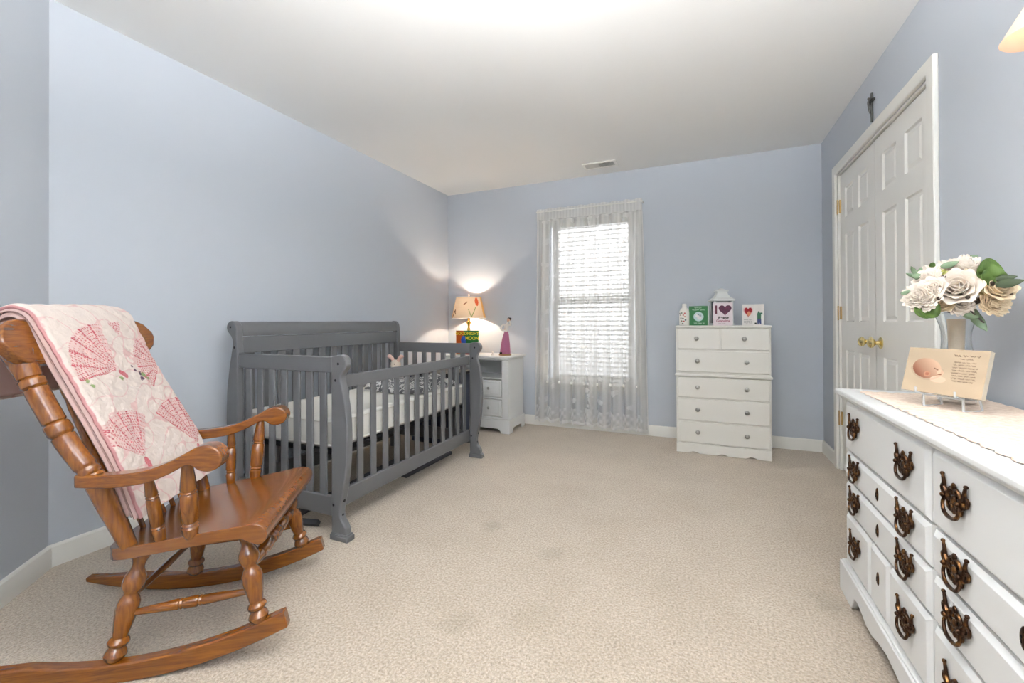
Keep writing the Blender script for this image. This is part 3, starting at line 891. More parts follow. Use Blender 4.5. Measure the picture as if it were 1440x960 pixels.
bm = BM(); ball(bm, (0, -0.012, 0.140), (0.042, 0.042, 0.040), 18, 12); ball(bm, (0.008, -0.05, 0.130), (0.018, 0.016, 0.015)); hd = obj('head', bm, fur_m, plush)
for s in (-1, 1):
    bm = BM(); sweep(bm, smooth_curve([(s*0.022, -0.008, 0.166), (s*0.036, -0.012, 0.19), (s*0.058 , -0.014, 0.204), (s*0.066, -0.014, 0.195)], 4), [0.010] + [0.014]*6 + [0.017]*4 + [0.013, 0.008], seg=10); obj('ear', bm, ear_m, hd)
    bm = BM(); ball(bm, (s*0.018, -0.049, 0.148), 0.0045); obj('eye', bm, bolt_m, hd)
    bm = BM(); sweep(bm, smooth_curve([(s*0.045, -0.01, 0.09), (s*0.062, -0.035, 0.065), (s*0.055, -0.06, 0.045)], 4), [0.016]*6 + [0.018, 0.017, 0.012], seg=10); obj('arm', bm, fur_m, plush)
    bm = BM(); sweep(bm, smooth_curve([(s*0.03, -0.02, 0.022), (s*0.045, -0.06, 0.02), (s*0.05, -0.095, 0.022)], 4), [0.02]*6 + [0.021, 0.02, 0.014], seg=10); obj('leg', bm, fur_m, plush)

# things kept on the floor under and behind the crib
fr = thing('folded_frame', 'dark grey folded metal frame lying on the carpet under the crib', 'frame', (0, 0, 0))
bm = BM(); sweep(bm, [(-2.06, 1.572, 0.017), (-1.79, 1.632, 0.017)], 0.020, seg=4); obj('cross_foot', bm, bar_m, fr, smooth=False, bevel=0.003)
bm = BM(); sweep(bm, [(-1.975, 1.60, 0.018), (-2.06, 2.60, 0.018)], 0.027, seg=4); obj('long_bar', bm, bar_m, fr, smooth=False, bevel=0.003)
bm = BM(); sweep(bm, [(-2.055, 2.565, 0.017), (-1.90, 2.61, 0.017)], 0.018, seg=4); obj('cross_foot', bm, bar_m, fr, smooth=False, bevel=0.003)
bm = BM(); prism(bm, [(-1.872, 2.375), (-1.800, 2.362), (-1.792, 2.93), (-1.850, 2.93)], 2, 0.0, 0.026)
tag(obj('spare_slat', bm, bar_m, bevel=0.004), 'flat dark grey plank on the carpet under the crib front rail', 'plank')
sb = thing('storage_bin', 'dark navy storage bin between the far end of the crib and the nightstand', 'bin', (-2.12, 3.28, 0))
bm = BM(); P = [(-0.22, -0.17), (0.22, -0.17), (0.22, 0.17), (-0.22, 0.17)]
lo = [bm.verts.new((x*0.92, y*0.92, 0)) for x, y in P]; hi = [bm.verts.new((x, y, 0.58)) for x, y in P]
bm.faces.new(lo[::-1]); bm.faces.new(hi)
for i in range(4): bm.faces.new((lo[i], lo[(i+1) % 4], hi[(i+1) % 4], hi[i]))
obj('tub', bm, navy_m, sb, bevel=0.012)
obj('lid', bx((-0.232, -0.182, 0.578), (0.232, 0.182, 0.606)), black_m, sb, bevel=0.008)

# ------------------------------------------------------------------ nightstand
NX0, NX1, NY0, NY1, NZ = -2.300, -1.632, 3.660, 4.03, 0.716
NS = thing('nightstand', 'white two-drawer nightstand with open shelf in the corner left of the window', 'nightstand', (0, 0, 0))
PW = 0.066
bm = grid_prism([NX0, NX0 + PW, NX1 - PW, NX1], [0.13, 0.147, 0.315, 0.331, 0.500, 0.512, 0.690, NZ - 0.022], lambda i, j: not (i == 1 and j in (1, 3, 5)), 1, NY0, NY0 + 0.02)
obj('face_frame', bm, cool_white_m, NS, bevel=0.003)
obj('side_panel', bx((NX0, NY0 + 0.02, 0.10), (NX0 + 0.018, NY1, NZ - 0.022)), cool_white_m, NS, bevel=0.002)
obj('side_panel', bx((NX1 - 0.018, NY0 + 0.02, 0.10), (NX1, NY1, NZ - 0.022)), cool_white_m, NS, bevel=0.002)
obj('back_panel', bx((NX0 + 0.018, NY1 - 0.01, 0.10), (NX1 - 0.018, NY1, NZ - 0.022)), cool_white_m, NS, smooth=False)
obj('shelf', bx((NX0 + 0.018, NY0 + 0.02, 0.500), (NX1 - 0.018, NY1 - 0.01, 0.512)), cool_white_m, NS, smooth=False)
obj('top', bx((NX0 - 0.022, NY0 - 0.022, NZ - 0.022), (NX1 + 0.022, NY1 + 0.01, NZ)), cool_white_m, NS, bevel=0.007, seg=3)
obj('cornice', bx((NX0 - 0.010, NY0 - 0.010, NZ - 0.036), (NX1 + 0.010, NY1, NZ - 0.022)), cool_white_m, NS, bevel=0.005)
# plinth with bracket feet
def bracket(L0, L1, z0, z1, foot, rise):
    return [(L0, z0), (L0 + foot, z0), (L0 + foot + 0.012, z0 + rise*0.6), (L0 + foot + 0.035, z0 + rise), (L1 - foot - 0.035, z0 + rise), (L1 - foot - 0.012, z0 + rise*0.6), (L1 - foot, z0), (L1, z0), (L1, z1), (L0, z1)]
bm = BM(); prism(bm, bracket(NX0 - 0.014, NX1 + 0.014, 0, 0.128, 0.085, 0.042), 1, NY0 - 0.014, NY0); obj('plinth', bm, cool_white_m, NS, bevel=0.003)
for x0, x1 in ((NX0 - 0.014, NX0), (NX1, NX1 + 0.014)):
    bm = BM(); prism(bm, bracket(NY0, NY1, 0, 0.128, 0.065, 0.042), 0, x0, x1); obj('plinth', bm, cool_white_m, NS, bevel=0.003)
for k, (z0, z1) in enumerate(((0.154, 0.307), (0.338, 0.491))):
    dr = obj('drawer', bx((NX0 + PW + 0.004, NY0 - 0.002, z0), (NX1 - PW - 0.004, NY0 + 0.018, z1)), cool_white_m, NS, bevel=0.002)
    w0, w1 = NX0 + PW + 0.02, NX1 - PW - 0.02
    bm = grid_prism([w0, w0 + 0.012, w1 - 0.012, w1], [z0 + 0.014, z0 + 0.024, z1 - 0.024, z1 - 0.014], lambda i, j: not (i == 1 and j == 1), 1, NY0 - 0.006, NY0 - 0.001)
    obj('molding', bm, cool_white_m, dr, bevel=0.002)
    for x in (-1.832, -2.100):
        bm = BM(); lathe(bm, (x, NY0 - 0.002, (z0 + z1)/2), (x, NY0 - 0.026, (z0 + z1)/2), [(0, .006), (.3, .005), (.45, .011), (.7, .0135), (.9, .010), (1, .003)], seg=16); obj('knob', bm, nickel_m, dr)
        bm = BM(); lathe(bm, (x, NY0 - 0.0018, (z0 + z1)/2), (x, NY0 - 0.0045, (z0 + z1)/2), [(0, .020), (.8, .020), (1, .017)], seg=20); obj('rosette', bm, cool_white_m, dr)

# table lamp
LX, LY = -2.195, 3.925
TL = thing('table_lamp', 'brass table lamp with a floral drum shade lit on the nightstand', 'lamp', (LX, LY, NZ))
bm = BM(); zl(bm, (0, 0, 0), [(0, .060), (.008, .062), (.016, .058), (.024, .040), (.035, .022), (.05, .016), (.075, .020), (.10, .024), (.125, .018), (.14, .012), (.16, .016), (.18, .014), (.20, .011), (.23, .014), (.25, .018), (.262, .012), (.28, .012), (.30, .016), (.31, .024), (.325, .024), (.335, .012), (.36, .012)], seg=24); obj('base', bm, gold_m, TL)
bm = BM(); zl(bm, (0, 0, 0), [(.36, .013), (.40, .016), (.44, .015), (.445, .010)], seg=16); obj('socket', bm, gold_m, TL)
bulb_m = M('lamp_bulb', (255, 230, 190), emit=((255, 236, 212), 1000.0))
bm = BM(); ball(bm, (0, 0, 0.468), (0.015, 0.015, 0.018), 16, 10); obj('bulb', bm, bulb_m, TL)
bm = BM()
hp_ = smooth_curve([(0.016, 0, 0.42), (0.045, 0, 0.45), (0.05, 0, 0.50), (0.03, 0, 0.555), (0, 0, 0.575), (-0.03, 0, 0.555), (-0.05, 0, 0.50), (-0.045, 0, 0.45), (-0.016, 0, 0.42)], 5)
sweep(bm, hp_, 0.0022, seg=8); obj('harp', bm, gold_m, TL)
SH0, SH1, SR0, SR1 = 0.362, 0.578, 0.176, 0.128
def shade_mat():
    m = bpy.data.materials.new('linen_lampshade'); m.use_nodes = True
    nt = m.node_tree; N = nt.nodes; L = nt.links
    N.remove(N['Principled BSDF']); out = N['Material Output']
    at = N.new('ShaderNodeAttribute'); at.attribute_name = 'Col'
    d = N.new('ShaderNodeBsdfDiffuse'); t = N.new('ShaderNodeBsdfTranslucent')
    L.new(at.outputs['Color'], d.inputs['Color']); L.new(at.outputs['Color'], t.inputs['Color'])
    mx = N.new('ShaderNodeMixShader'); mx.inputs['Fac'].default_value = 0.03
    L.new(d.outputs['BSDF'], mx.inputs[1]); L.new(t.outputs['BSDF'], mx.inputs[2]); L.new(mx.outputs['Shader'], out.inputs['Surface'])
    return m
def shade_fn(u, v):
    a = 2*PI*u; r = SR0 + (SR1 - SR0)*v; return (r*math.cos(a), r*math.sin(a), SH0 + (SH1 - SH0)*v)
def shade_col(u, v):
    base = np.array(lin((220, 194, 164)))
    a = (u*360) % 360     # 270 faces the camera roughly
    def stroke(a0, v0, a1, v1, w):
        dx, dy = (a1 - a0), (v1 - v0)*60; px, py_ = a - a0, (v - v0)*60
        l2 = dx*dx + dy*dy; t = max(0, min(1, (px*dx + py_*dy)/l2)); return math.hypot(px - t*dx, py_ - t*dy) < w
    o_ = 24
    if stroke(206+o_, 0.05, 216+o_, 0.38, 2.2) or stroke(216+o_, 0.38, 222+o_, 0.18, 1.8): return tuple(lin((60, 26, 16)))
    if stroke(255+o_, 0.62, 268+o_, 0.74, 1.5): return tuple(lin((110, 60, 34)))
    if (a - 322 - o_ + 12)**2 / 60 + ((v - 0.76)*60)**2 / 110 < 1.3: return tuple(lin((214, 108, 66) if math.sin(a*2 + v*30) > -0.4 else (168, 60, 44)))
    if stroke(318+o_ - 16, 0.5, 300+o_ - 16, 0.05, 1.3) or stroke(300+o_ - 16, 0.05, 290+o_ - 16, 0.4, 1.1): return tuple(lin((122, 142, 82)))
    if a < 200 + o_: return tuple(lin((214, 164, 104)))
    return tuple(base)
sh = sheet('lamp_shade', shade_fn, 180, 40, shade_mat(), TL, shade_col, solid=0.0)
for z, r in ((SH0, SR0), (SH1, SR1)):
    bm = BM(); sweep(bm, [(r*math.cos(2*PI*k/48), r*math.sin(2*PI*k/48), z) for k in range(48)], 0.0022, seg=6, closed=True); obj('shade_ring', bm, cool_white_m, sh)
bm = BM()
for k in range(3):
    a = 2*PI*k/3 + 0.5; sweep(bm, [(0, 0, 0.575), (SR1*math.cos(a), SR1*math.sin(a), SH1)], 0.0022, seg=6)
obj('spider', bm, gold_m, sh)
bm = BM(); zl(bm, (0, 0, 0.575), [(0, .006), (.008, .009), (.014, .006), (.022, .010), (.032, .008), (.038, .002)], seg=14); obj('finial', bm, M('pearl_finial', (236, 232, 226), rough=0.25), TL)

# picture book standing on the nightstand
bk = thing('picture_book', 'green and orange picture book with yellow title standing before the brass lamp', 'book', (-2.235, 3.735, NZ), math.radians(3))
BW, BH = 0.245, 0.238
obj('cover', bx((0, 0, 0), (BW, 0.012, BH)), M('book_green', (28, 108, 52), rough=0.35, coat=0.2), bk, bevel=0.001)
def flatp(name, poly, mat, y=-0.0012):
    bm = BM(); prism(bm, poly, 1, y, 0.0004); return obj(name, bm, mat, bk, smooth=False)
flatp('orange_panel', [(0.002, 0.004), (0.085, 0.004), (0.085, 0.236), (0.002, 0.236)], M('book_orange', (196, 88, 24), rough=0.35))
flatp('blue_patch', [(0.062, 0.10), (0.108, 0.10), (0.112, 0.15), (0.104, 0.182), (0.072, 0.185), (0.055, 0.15)], M('book_blue', (46, 84, 168), rough=0.35), -0.0020)
flatp('grey_patch', [(0.178, 0.014), (0.238, 0.014), (0.238, 0.098), (0.178, 0.098)], M('book_grey', (170, 178, 176), rough=0.35))
flatp('red_patch', [(0.198, 0.003), (0.240, 0.003), (0.238, 0.045), (0.226, 0.060), (0.208, 0.060), (0.200, 0.040)], M('book_red', (176, 40, 34), rough=0.35), -0.0020)
flatp('red_strip', [(0.09, 0.002), (0.198, 0.002), (0.198, 0.012), (0.09, 0.012)], M('book_red_strip', (176, 40, 34), rough=0.35))
yel = M('book_yellow', (226, 206, 60), rough=0.35)
words('title', 'GOODNIGHT', 0.041, yel, bk, Matrix.Translation((0.123, -0.0022, 0.208)) @ Matrix.Rotation(PI/2, 4, 'X'), bold=0.0012)
words('title', 'MOON', 0.046, yel, bk, Matrix.Translation((0.178, -0.0022, 0.162)) @ Matrix.Rotation(PI/2, 4, 'X'), bold=0.0012)

# figurine
fg = thing('figurine', 'small standing lady figurine in a long mauve skirt on the nightstand', 'figurine', (-1.727, 3.80, NZ), math.radians(15))
skin_m = M('figurine_skin', (214, 172, 144), rough=0.4)
bm = BM(); zl(bm, (0, 0, 0), [(0, .060), (.006, .062), (.012, .058), (.014, .05)], seg=20); obj('base', bm, M('figurine_base', (150, 112, 66), rough=0.4), fg)
bm = BM(); seg = 28; rings = []
for z, r, cx in [(.014, .050, 0), (.04, .049, 0), (.10, .043, .003), (.16, .034, .006), (.20, .026, .010), (.225, .019, .012), (.235, .016, .013)]:
    rings.append([bm.verts.new((cx + (r + 0.003*math.sin(9*2*PI*k/seg)*(r/.05))*math.cos(2*PI*k/seg), (r*0.8 + 0.003*math.sin(9*2*PI*k/seg)*(r/.05))*math.sin(2*PI*k/seg), z)) for k in range(seg)])
for a, b in zip(rings, rings[1:]):
    for k in range(seg): bm.faces.new((a[k], a[(k+1) % seg], b[(k+1) % seg], b[k]))
bm.faces.new(rings[0][::-1]); bm.faces.new(rings[-1])
obj('skirt', bm, M('mauve_skirt', (164, 96, 128), rough=0.5), fg)
bm = BM(); sweep(bm, smooth_curve([(.013, 0, .228), (.014, 0, .255), (.016, 0, .285), (.022, 0, .304), (.028, -0.002, .318)], 4), [.016, .016, .017, .019, .021, .022, .022, .022, .022, .021, .019, .015, .011, .009, .008, .008, .008], seg=14)
sweep(bm, smooth_curve([(.002, 0, .298), (-.028, -.006, .285), (-.038, -.012, .258), (-.024, -.024, .240), (.0, -.026, .250)], 4), [.008]*5 + [.010]*6 + [.008]*6, seg=10)
sweep(bm, smooth_curve([(.034, 0, .298), (.052, -.010, .290), (.056, -.018, .312), (.044, -.018, .330)], 4), [.008]*5 + [.008]*5 + [.006]*3, seg=10)
obj('blouse', bm, M('white_blouse', (226, 220, 214), rough=0.5), fg)
bm = BM(); ball(bm, (.036, -0.004, .338), (.0165, .017, .020), 16, 10)
ball(bm, (.033, -0.021, .337), (.003, .004, .004))
ball(bm, (.003, -.030, .252), (.007, .006, .006)); ball(bm, (.042, -.018, .333), (.007, .006, .008))
obj('head', bm, skin_m, fg)
bm = BM(); ball(bm, (.040, 0.004, .347), (.0195, .018, .017), 16, 10); ball(bm, (.050, 0.016, .352), (.012, .011, .011)); obj('hair', bm, M('dark_hair', (40, 28, 26), rough=0.5), fg)
bm = BM(); ball(bm, (-.035, -.030, .024), (.016, .010, .009)); obj('shoe', bm, bolt_m, fg)
# small white trinket beside it
tr = BM(); zl(tr, (-1.832, 3.74, NZ), [(0, .012), (.004, .014), (.012, .013), (.018, .006), (.022, .008), (.03, .010), (.036, .006), (.039, .001)], seg=16)
tag(obj('trinket', tr, M('porcelain', (236, 232, 228), rough=0.2)), 'tiny white porcelain trinket between the picture book and the figurine', 'trinket')

# ------------------------------------------------------------------ chest of drawers by the window
CX0, CX1, CYF, CYB = -0.178, 0.482, 3.692, 4.092
CH = thing('chest_of_drawers', 'tall white six-row chest of drawers against the back wall right of the window', 'chest', (0, 0, 0))
obj('carcass', bx((CX0, CYF + 0.014, 0.060), (CX1, CYB, 0.985)), white_m, CH, bevel=0.002)
obj('top', bx((CX0 - 0.002, CYF - 0.004, 0.985), (CX1 + 0.004, CYB, 1.002)), white_m, CH, bevel=0.004)
obj('waist_molding', bx((CX0 - 0.008, CYF - 0.012, 0.604), (CX1 + 0.008, CYF + 0.03, 0.622)), white_m, CH, bevel=0.006, seg=3)
pb = [(CX0, 0.0)]
for c in (CX0 + 0.13, (CX0 + CX1)/2, CX1 - 0.13):
    for k in range(9):
        pb.append((c - 0.040 + 0.08*k/8, 0.013*math.sin(PI*k/8)))
pb += [(CX1, 0.0), (CX1, 0.076), (CX0, 0.076)]
bm = BM(); prism(bm, pb, 1, CYF, CYF + 0.016); obj('plinth', bm, white_m, CH, bevel=0.002)
for x0, x1 in ((CX0, CX0 + 0.016), (CX1 - 0.016, CX1)):
    obj('side_foot', bx((x0, CYF + 0.016, 0.0), (x1, CYB, 0.061)), white_m, CH, smooth=False)
rowsz = [(0.818, 0.978, 2), (0.640, 0.804, 1), (0.438, 0.596, 1), (0.258, 0.428, 1), (0.084, 0.248, 1)]
for (z0, z1, n) in rowsz:
    xs = [(CX0 + 0.012, CX1 - 0.012)] if n == 1 else [(CX0 + 0.012, CX0 + 0.317), (CX0 + 0.325, CX1 - 0.012)]
    for (x0, x1) in xs:
        dr = obj('drawer', bx((x0, CYF, z0), (x1, CYF + 0.018, z1)), white_m, CH, bevel=0.004)
        kx = [CX0 + 0.157, CX0 + 0.497] if n == 1 else [CX0 + 0.152 if x0 < 0 else CX0 + 0.482]
        for x in kx:
            zc = (z0 + z1)/2 + 0.004
            bm = BM(); lathe(bm, (x, CYF, zc), (x, CYF - 0.028, zc), [(0, .012), (.12, .012), (.18, .007), (.4, .007), (.55, .014), (.75, .0165), (.92, .013), (1, .004)], seg=18); obj('knob', bm, nickel_m, dr)
CT = 1.002
# white spotted jar
jr = thing('spotted_bottle', 'white bottle with coloured spots at the left end of the chest top', 'bottle', (-0.119, 3.86, CT))
bm = BM(); zl(bm, (0, 0, 0), [(0, .036), (.005, .040), (.05, .040), (.11, .040), (.13, .034), (.143, .022), (.150, .018), (.176, .018), (.180, .012)], seg=28); obj('body', bm, M('bottle_white', (232, 229, 222), rough=0.4), jr)
dots = [(-150, .10, (44, 62, 74)), (-120, .102, (50, 52, 66)), (-100, .085, (120, 96, 66)), (-135, .085, (40, 58, 60)), (-84, .10, (58, 60, 60)), (-130, .06, (74, 90, 70)), (-104, .058, (196, 118, 96)), (-84, .072, (150, 110, 84)), (-120, .036, (60, 80, 66)), (-96, .034, (176, 66, 60)), (-76, .045, (214, 150, 128)), (-108, .015, (210, 140, 120))]
spm = [M('spot', c, rough=0.5) for c in [(44, 62, 74), (74, 90, 70), (196, 118, 96), (120, 96, 66), (176, 66, 60)]]
for i, (a, z, c) in enumerate(dots):
    ar = math.radians(a); bm = BM(); ball(bm, (0.0398*math.cos(ar), 0.0398*math.sin(ar), z), (0.0015, 0.007, 0.006), 10, 6, mat=Matrix.Rotation(ar, 4, 'Z')); obj('spot', bm, spm[i % 5], jr)
# green box sign
gb = thing('green_box', 'green square card with white lettering around a pale disc on the chest', 'card', (-0.083, 3.85, CT), math.radians(-4))
obj('panel', bx((0, 0, 0), (0.140, 0.030, 0.158)), M('card_green', (20, 104, 48), rough=0.4), gb, bevel=0.001)
obj('edge', bx((0.1402, 0.001, 0.0), (0.150, 0.031, 0.157)), M('card_edge', (190, 200, 192), rough=0.5), gb, bevel=0.001)
bm = BM(); lathe(bm, (0.072, 0.0005, 0.072), (0.072, -0.0018, 0.072), [(0, .038), (1, .038)], seg=36); dsc = obj('disc', bm, M('disc_pale', (196, 214, 214), rough=0.4), gb)
for (x, z, r, c) in [(0.062, 0.078, .013, (232, 230, 228)), (0.078, 0.062, .016, (226, 220, 220)), (0.07, 0.088, .007, (120, 130, 140)), (0.085, 0.08, .009, (160, 170, 176))]:
    bm = BM(); lathe(bm, (x, -0.0015, z), (x, -0.0026, z), [(0, r), (1, r)], seg=20); obj('disc_drawing', bm, M('disc_paint', c, rough=0.5), dsc)
wl = M('white_letters', (214, 230, 214), rough=0.5)
def scribble(parent, mat, ox, oz, width, h, y, seed, name='lettering', mtx=None):
    """a line of unreadably small handwriting"""
    r = random.Random(seed); bm = BM(); x = 0
    while x < width - h:
        wl_ = h*r.uniform(2.0, 4.5)
        if x + wl_ > width: wl_ = width - x
        pts = []; n = max(4, int(wl_/(h*0.35)))
        for k in range(n + 1): pts.append((ox + x + wl_*k/n, y, oz + h*0.5*(math.sin(k*2.2 + r.random()*1.5))))
        if mtx is not None: pts = [mtx @ Vector(p) for p in pts]
        sweep(bm, pts, h*0.13, seg=4)
        x += wl_ + h*0.7
    return obj(name, bm, mat, parent)
scribble(gb, wl, 0.042, 0.144, 0.066, 0.010, -0.0010, 1); scribble(gb, wl, 0.022, 0.127, 0.098, 0.012, -0.0010, 2); scribble(gb, wl, 0.036, 0.018, 0.080, 0.010, -0.0010, 3)
# white lantern
ln = thing('white_lantern', 'white metal lantern with hipped roof standing behind the heart sign', 'lantern', (0.160, 3.925, CT), math.radians(12))
lw = M('lantern_white', (226, 230, 228), rough=0.45)
hw = 0.076
bm = BM(); box(bm, (-hw, -hw, 0), (hw, hw, 0.018)); obj('base', bm, lw, ln, bevel=0.003)
for sx in (-1, 1):
    for sy in (-1, 1):
        bm = BM(); box(bm, (sx*(hw - 0.012) - 0.008, sy*(hw - 0.012) - 0.008, 0.018), (sx*(hw - 0.012) + 0.008, sy*(hw - 0.012) + 0.008, 0.196)); obj('corner_post', bm, lw, ln, bevel=0.002)
lg = glassmat('lantern_glass')
for s in (-1, 1):
    obj('pane', bx((-hw + 0.02, s*(hw - 0.012) - 0.001, 0.018), (hw - 0.02, s*(hw - 0.012) + 0.001, 0.196)), lg, ln, smooth=False)
    obj('pane', bx((s*(hw - 0.012) - 0.001, -hw + 0.02, 0.018), (s*(hw - 0.012) + 0.001, hw - 0.02, 0.196)), lg, ln, smooth=False)
bm = BM(); rr = []
for z, w in [(0.196, hw + 0.004), (0.204, hw + 0.008), (0.209, hw + 0.007), (0.228, 0.056), (0.250, 0.042), (0.270, 0.037), (0.276, 0.046), (0.284, 0.046), (0.290, 0.026), (0.302, 0.008)]:
    rr.append([bm.verts.new((sx*w, sy*w, z)) for sx, sy in ((-1, -1), (1, -1), (1, 1), (-1, 1))])
for a, b in zip(rr, rr[1:]):
    for k in range(4): bm.faces.new((a[k], a[(k+1) % 4], b[(k+1) % 4], b[k]))
bm.faces.new(rr[0][::-1]); bm.faces.new(rr[-1])
obj('roof', bm, lw, ln, smooth=False, bevel=0.002)
# heart sign
hs = thing('heart_sign', 'white sign with a dark purple heart and lettering propped against the lantern', 'sign', (0.096, 3.812, CT), math.radians(-2))
SW, SHh = 0.140, 0.182
obj('board', bx((0, 0, 0), (SW, 0.014, SHh)), M('sign_white', (228, 216, 220), rough=0.5), hs, bevel=0.001)
hm = M('heart_plum', (74, 14, 52), rough=0.5, var=(60, (112, 26, 70), 0.45, 0.7))
def heart(cx, cz, w, h, n=40):
    P = []
    for k in range(n):
        a = 2*PI*k/n
        x = 16*math.sin(a)**3; z = 13*math.cos(a) - 5*math.cos(2*a) - 2*math.cos(3*a) - math.cos(4*a)
        P.append((cx + x/32*w, cz + (z + 2.5)/29*h))
    return P
bm = BM(); prism(bm, heart(0.086, 0.118, 0.092, 0.084), 1, -0.0016, 0.0004); obj('heart', bm, hm, hs, smooth=False)
words('lettering', 'I', 0.094, M('letter_plum', (96, 22, 48), rough=0.5), hs, Matrix.Translation((0.022, -0.0012, 0.122)) @ Matrix.Rotation(PI/2, 4, 'X'), bold=0.002)
words('lettering', 'Being', 0.034, M('letter_dark', (36, 34, 30), rough=0.5), hs, Matrix.Translation((0.074, -0.0012, 0.060)) @ Matrix.Rotation(PI/2, 4, 'X') @ Matrix.Diagonal((1.0, 0.8, 1, 1)), bold=0.0016)
words('lettering', 'Grandma', 0.034, M('letter_rose', (168, 92, 112), rough=0.5), hs, Matrix.Translation((0.072, -0.0012, 0.036)) @ Matrix.Rotation(PI/2, 4, 'X') @ Matrix.Diagonal((0.78, 0.8, 1, 1)), bold=0.0008)
scribble(hs, M('letter_grey', (150, 140, 140), rough=0.5), 0.035, 0.018, 0.06, 0.007, -0.0008, 5)
# greeting card standing open
gc = thing('greeting_card', 'white greeting card with a red heart standing open right of the lantern', 'card', (0.388, 3.90, CT))
cw = M('card_white', (230, 226, 222), rough=0.6)
p0, p1, p2 = Vector((-0.085, -0.075, 0)), Vector((0.0, -0.055, 0)), Vector((0.062, -0.085, 0))
def leaf(name, a, b, h=0.165):
    d = (b - a); n = Vector((d.y, -d.x, 0)).normalized(); bm = BM()
    prism(bm, [(a.x, a.y), (b.x, b.y), (b.x - n.x*0.002, b.y - n.y*0.002), (a.x - n.x*0.002, a.y - n.y*0.002)], 2, 0, h)
    o = obj(name, bm, cw, gc, smooth=False); return o, d.normalized(), n
lf, d1, n1 = leaf('front_leaf', p0, p1); rf, d2, n2 = leaf('back_leaf', p1, p2)
def on_leaf(name, a, d, n, poly, mat, par, th=0.0012):
    bm = BM(); A = [bm.verts.new(a + d*x + Vector((0, 0, z)) + n*th) for x, z in poly]; B = [bm.verts.new(a + d*x + Vector((0, 0, z)) + n*0.0001) for x, z in poly]
    k = len(poly); bm.faces.new(A); bm.faces.new(B[::-1])
    for i in range(k): bm.faces.new((A[i], B[i], B[(i+1) % k], A[(i+1) % k]))
    return obj(name, bm, mat, par, smooth=False)
on_leaf('pink_halo', p0, d1, n1, heart(0.043, 0.100, 0.070, 0.088), M('card_pink', (230, 196, 196), rough=0.6), lf, 0.0008)
on_leaf('heart_print', p0, d1, n1, heart(0.043, 0.102, 0.056, 0.074), M('card_red', (150, 24, 34), rough=0.6), lf, 0.0014)
on_leaf('face_print', p0, d1, n1, [(0.048 + 0.014*math.cos(2*PI*k/16), 0.092 + 0.018*math.sin(2*PI*k/16)) for k in range(16)], M('card_peach', (218, 150, 116), rough=0.6), lf, 0.0019)
m_leaf = basis(p0 + n1*0.0012, d1, Vector((0, 0, 1)))
for i, z in enumerate((0.044, 0.032, 0.02)):
    scribble(lf, M('card_ink', (110, 108, 108), rough=0.6), 0.012, 0, 0.060, 0.007, 0, 20 + i, mtx=m_leaf @ Matrix.Translation((0, z, 0)) @ Matrix.Rotation(-PI/2, 4, 'X'))
on_leaf('green_figure', p1, d2, n2, [(0.022, 0.05), (0.048, 0.05), (0.049, 0.085), (0.060, 0.092), (0.058, 0.1), (0.04, 0.098), (0.03, 0.112), (0.022, 0.09)], M('card_green_print', (40, 92, 66), rough=0.6), rf)
on_leaf('blue_figure', p1, d2, n2, [(0.022, 0.012), (0.032, 0.012), (0.035, 0.03), (0.040, 0.012), (0.050, 0.012), (0.049, 0.052), (0.022, 0.052)], M('card_blue_print', (54, 66, 112), rough=0.6), rf)
on_leaf('dark_mark', p1, d2, n2, [(0.002, 0.010), (0.018, 0.010), (0.016, 0.022), (0.004, 0.022)], M('card_dark_print', (50, 54, 46), rough=0.6), rf)

# ------------------------------------------------------------------ long dresser on the right
DR = thing('long_dresser', 'long low white dresser with aged bronze pulls along the right wall', 'dresser', (0, 0, 0))
FX = 0.505; BX = 0.525; Y0, Y1 = 0.695, 2.032
obj('carcass', bx((BX, Y0, 0.10), (0.872, Y1, 0.742)), cool_white_m, DR, bevel=0.002)
obj('top', bx((0.487, Y0 - 0.05, 0.750), (0.876, Y1 + 0.050, 0.772)), cool_white_m, DR, bevel=0.007, seg=3)
obj('cornice', bx((0.503, Y0 - 0.034, 0.736), (0.874, Y1 + 0.034, 0.752)), cool_white_m, DR, bevel=0.006, seg=3)
half = (Y1 - Y0)/2; YM = (Y0 + Y1)/2
def apron(L0, L1):
    h = (L1 - L0)/2
    pts = [(0, 0), (0.135, 0.0), (0.15, 0.022), (0.172, 0.052), (0.20, 0.058), (0.235, 0.052), (0.29, 0.036), (0.34, 0.036), (0.40, 0.052), (0.46, 0.060), (0.52, 0.052), (0.58, 0.040), (h, 0.034)]
    c = [(L0 + x, z) for x, z in pts] + [(L1 - x, z) for x, z in pts[::-1][1:]]
    return c + [(L1, 0.112), (L0, 0.112)]
bm = BM(); prism(bm, apron(Y0 - 0.026, Y1 + 0.026), 0, 0.493, 0.513); obj('base_apron', bm, cool_white_m, DR, bevel=0.003)
obj('base_molding', bx((0.499, Y0 - 0.02, 0.110), (BX + 0.02, Y1 + 0.02, 0.120)), cool_white_m, DR, bevel=0.004)
for y0, y1 in ((Y0 - 0.026, Y0 - 0.006), (Y1 + 0.006, Y1 + 0.026)):
    bm = BM(); prism(bm, [(0.513, 0), (0.60, 0), (0.63, 0.05), (0.76, 0.05), (0.79, 0), (0.872, 0), (0.872, 0.112), (0.513, 0.112)], 1, y0, y1); obj('base_side', bm, cool_white_m, DR, bevel=0.003)

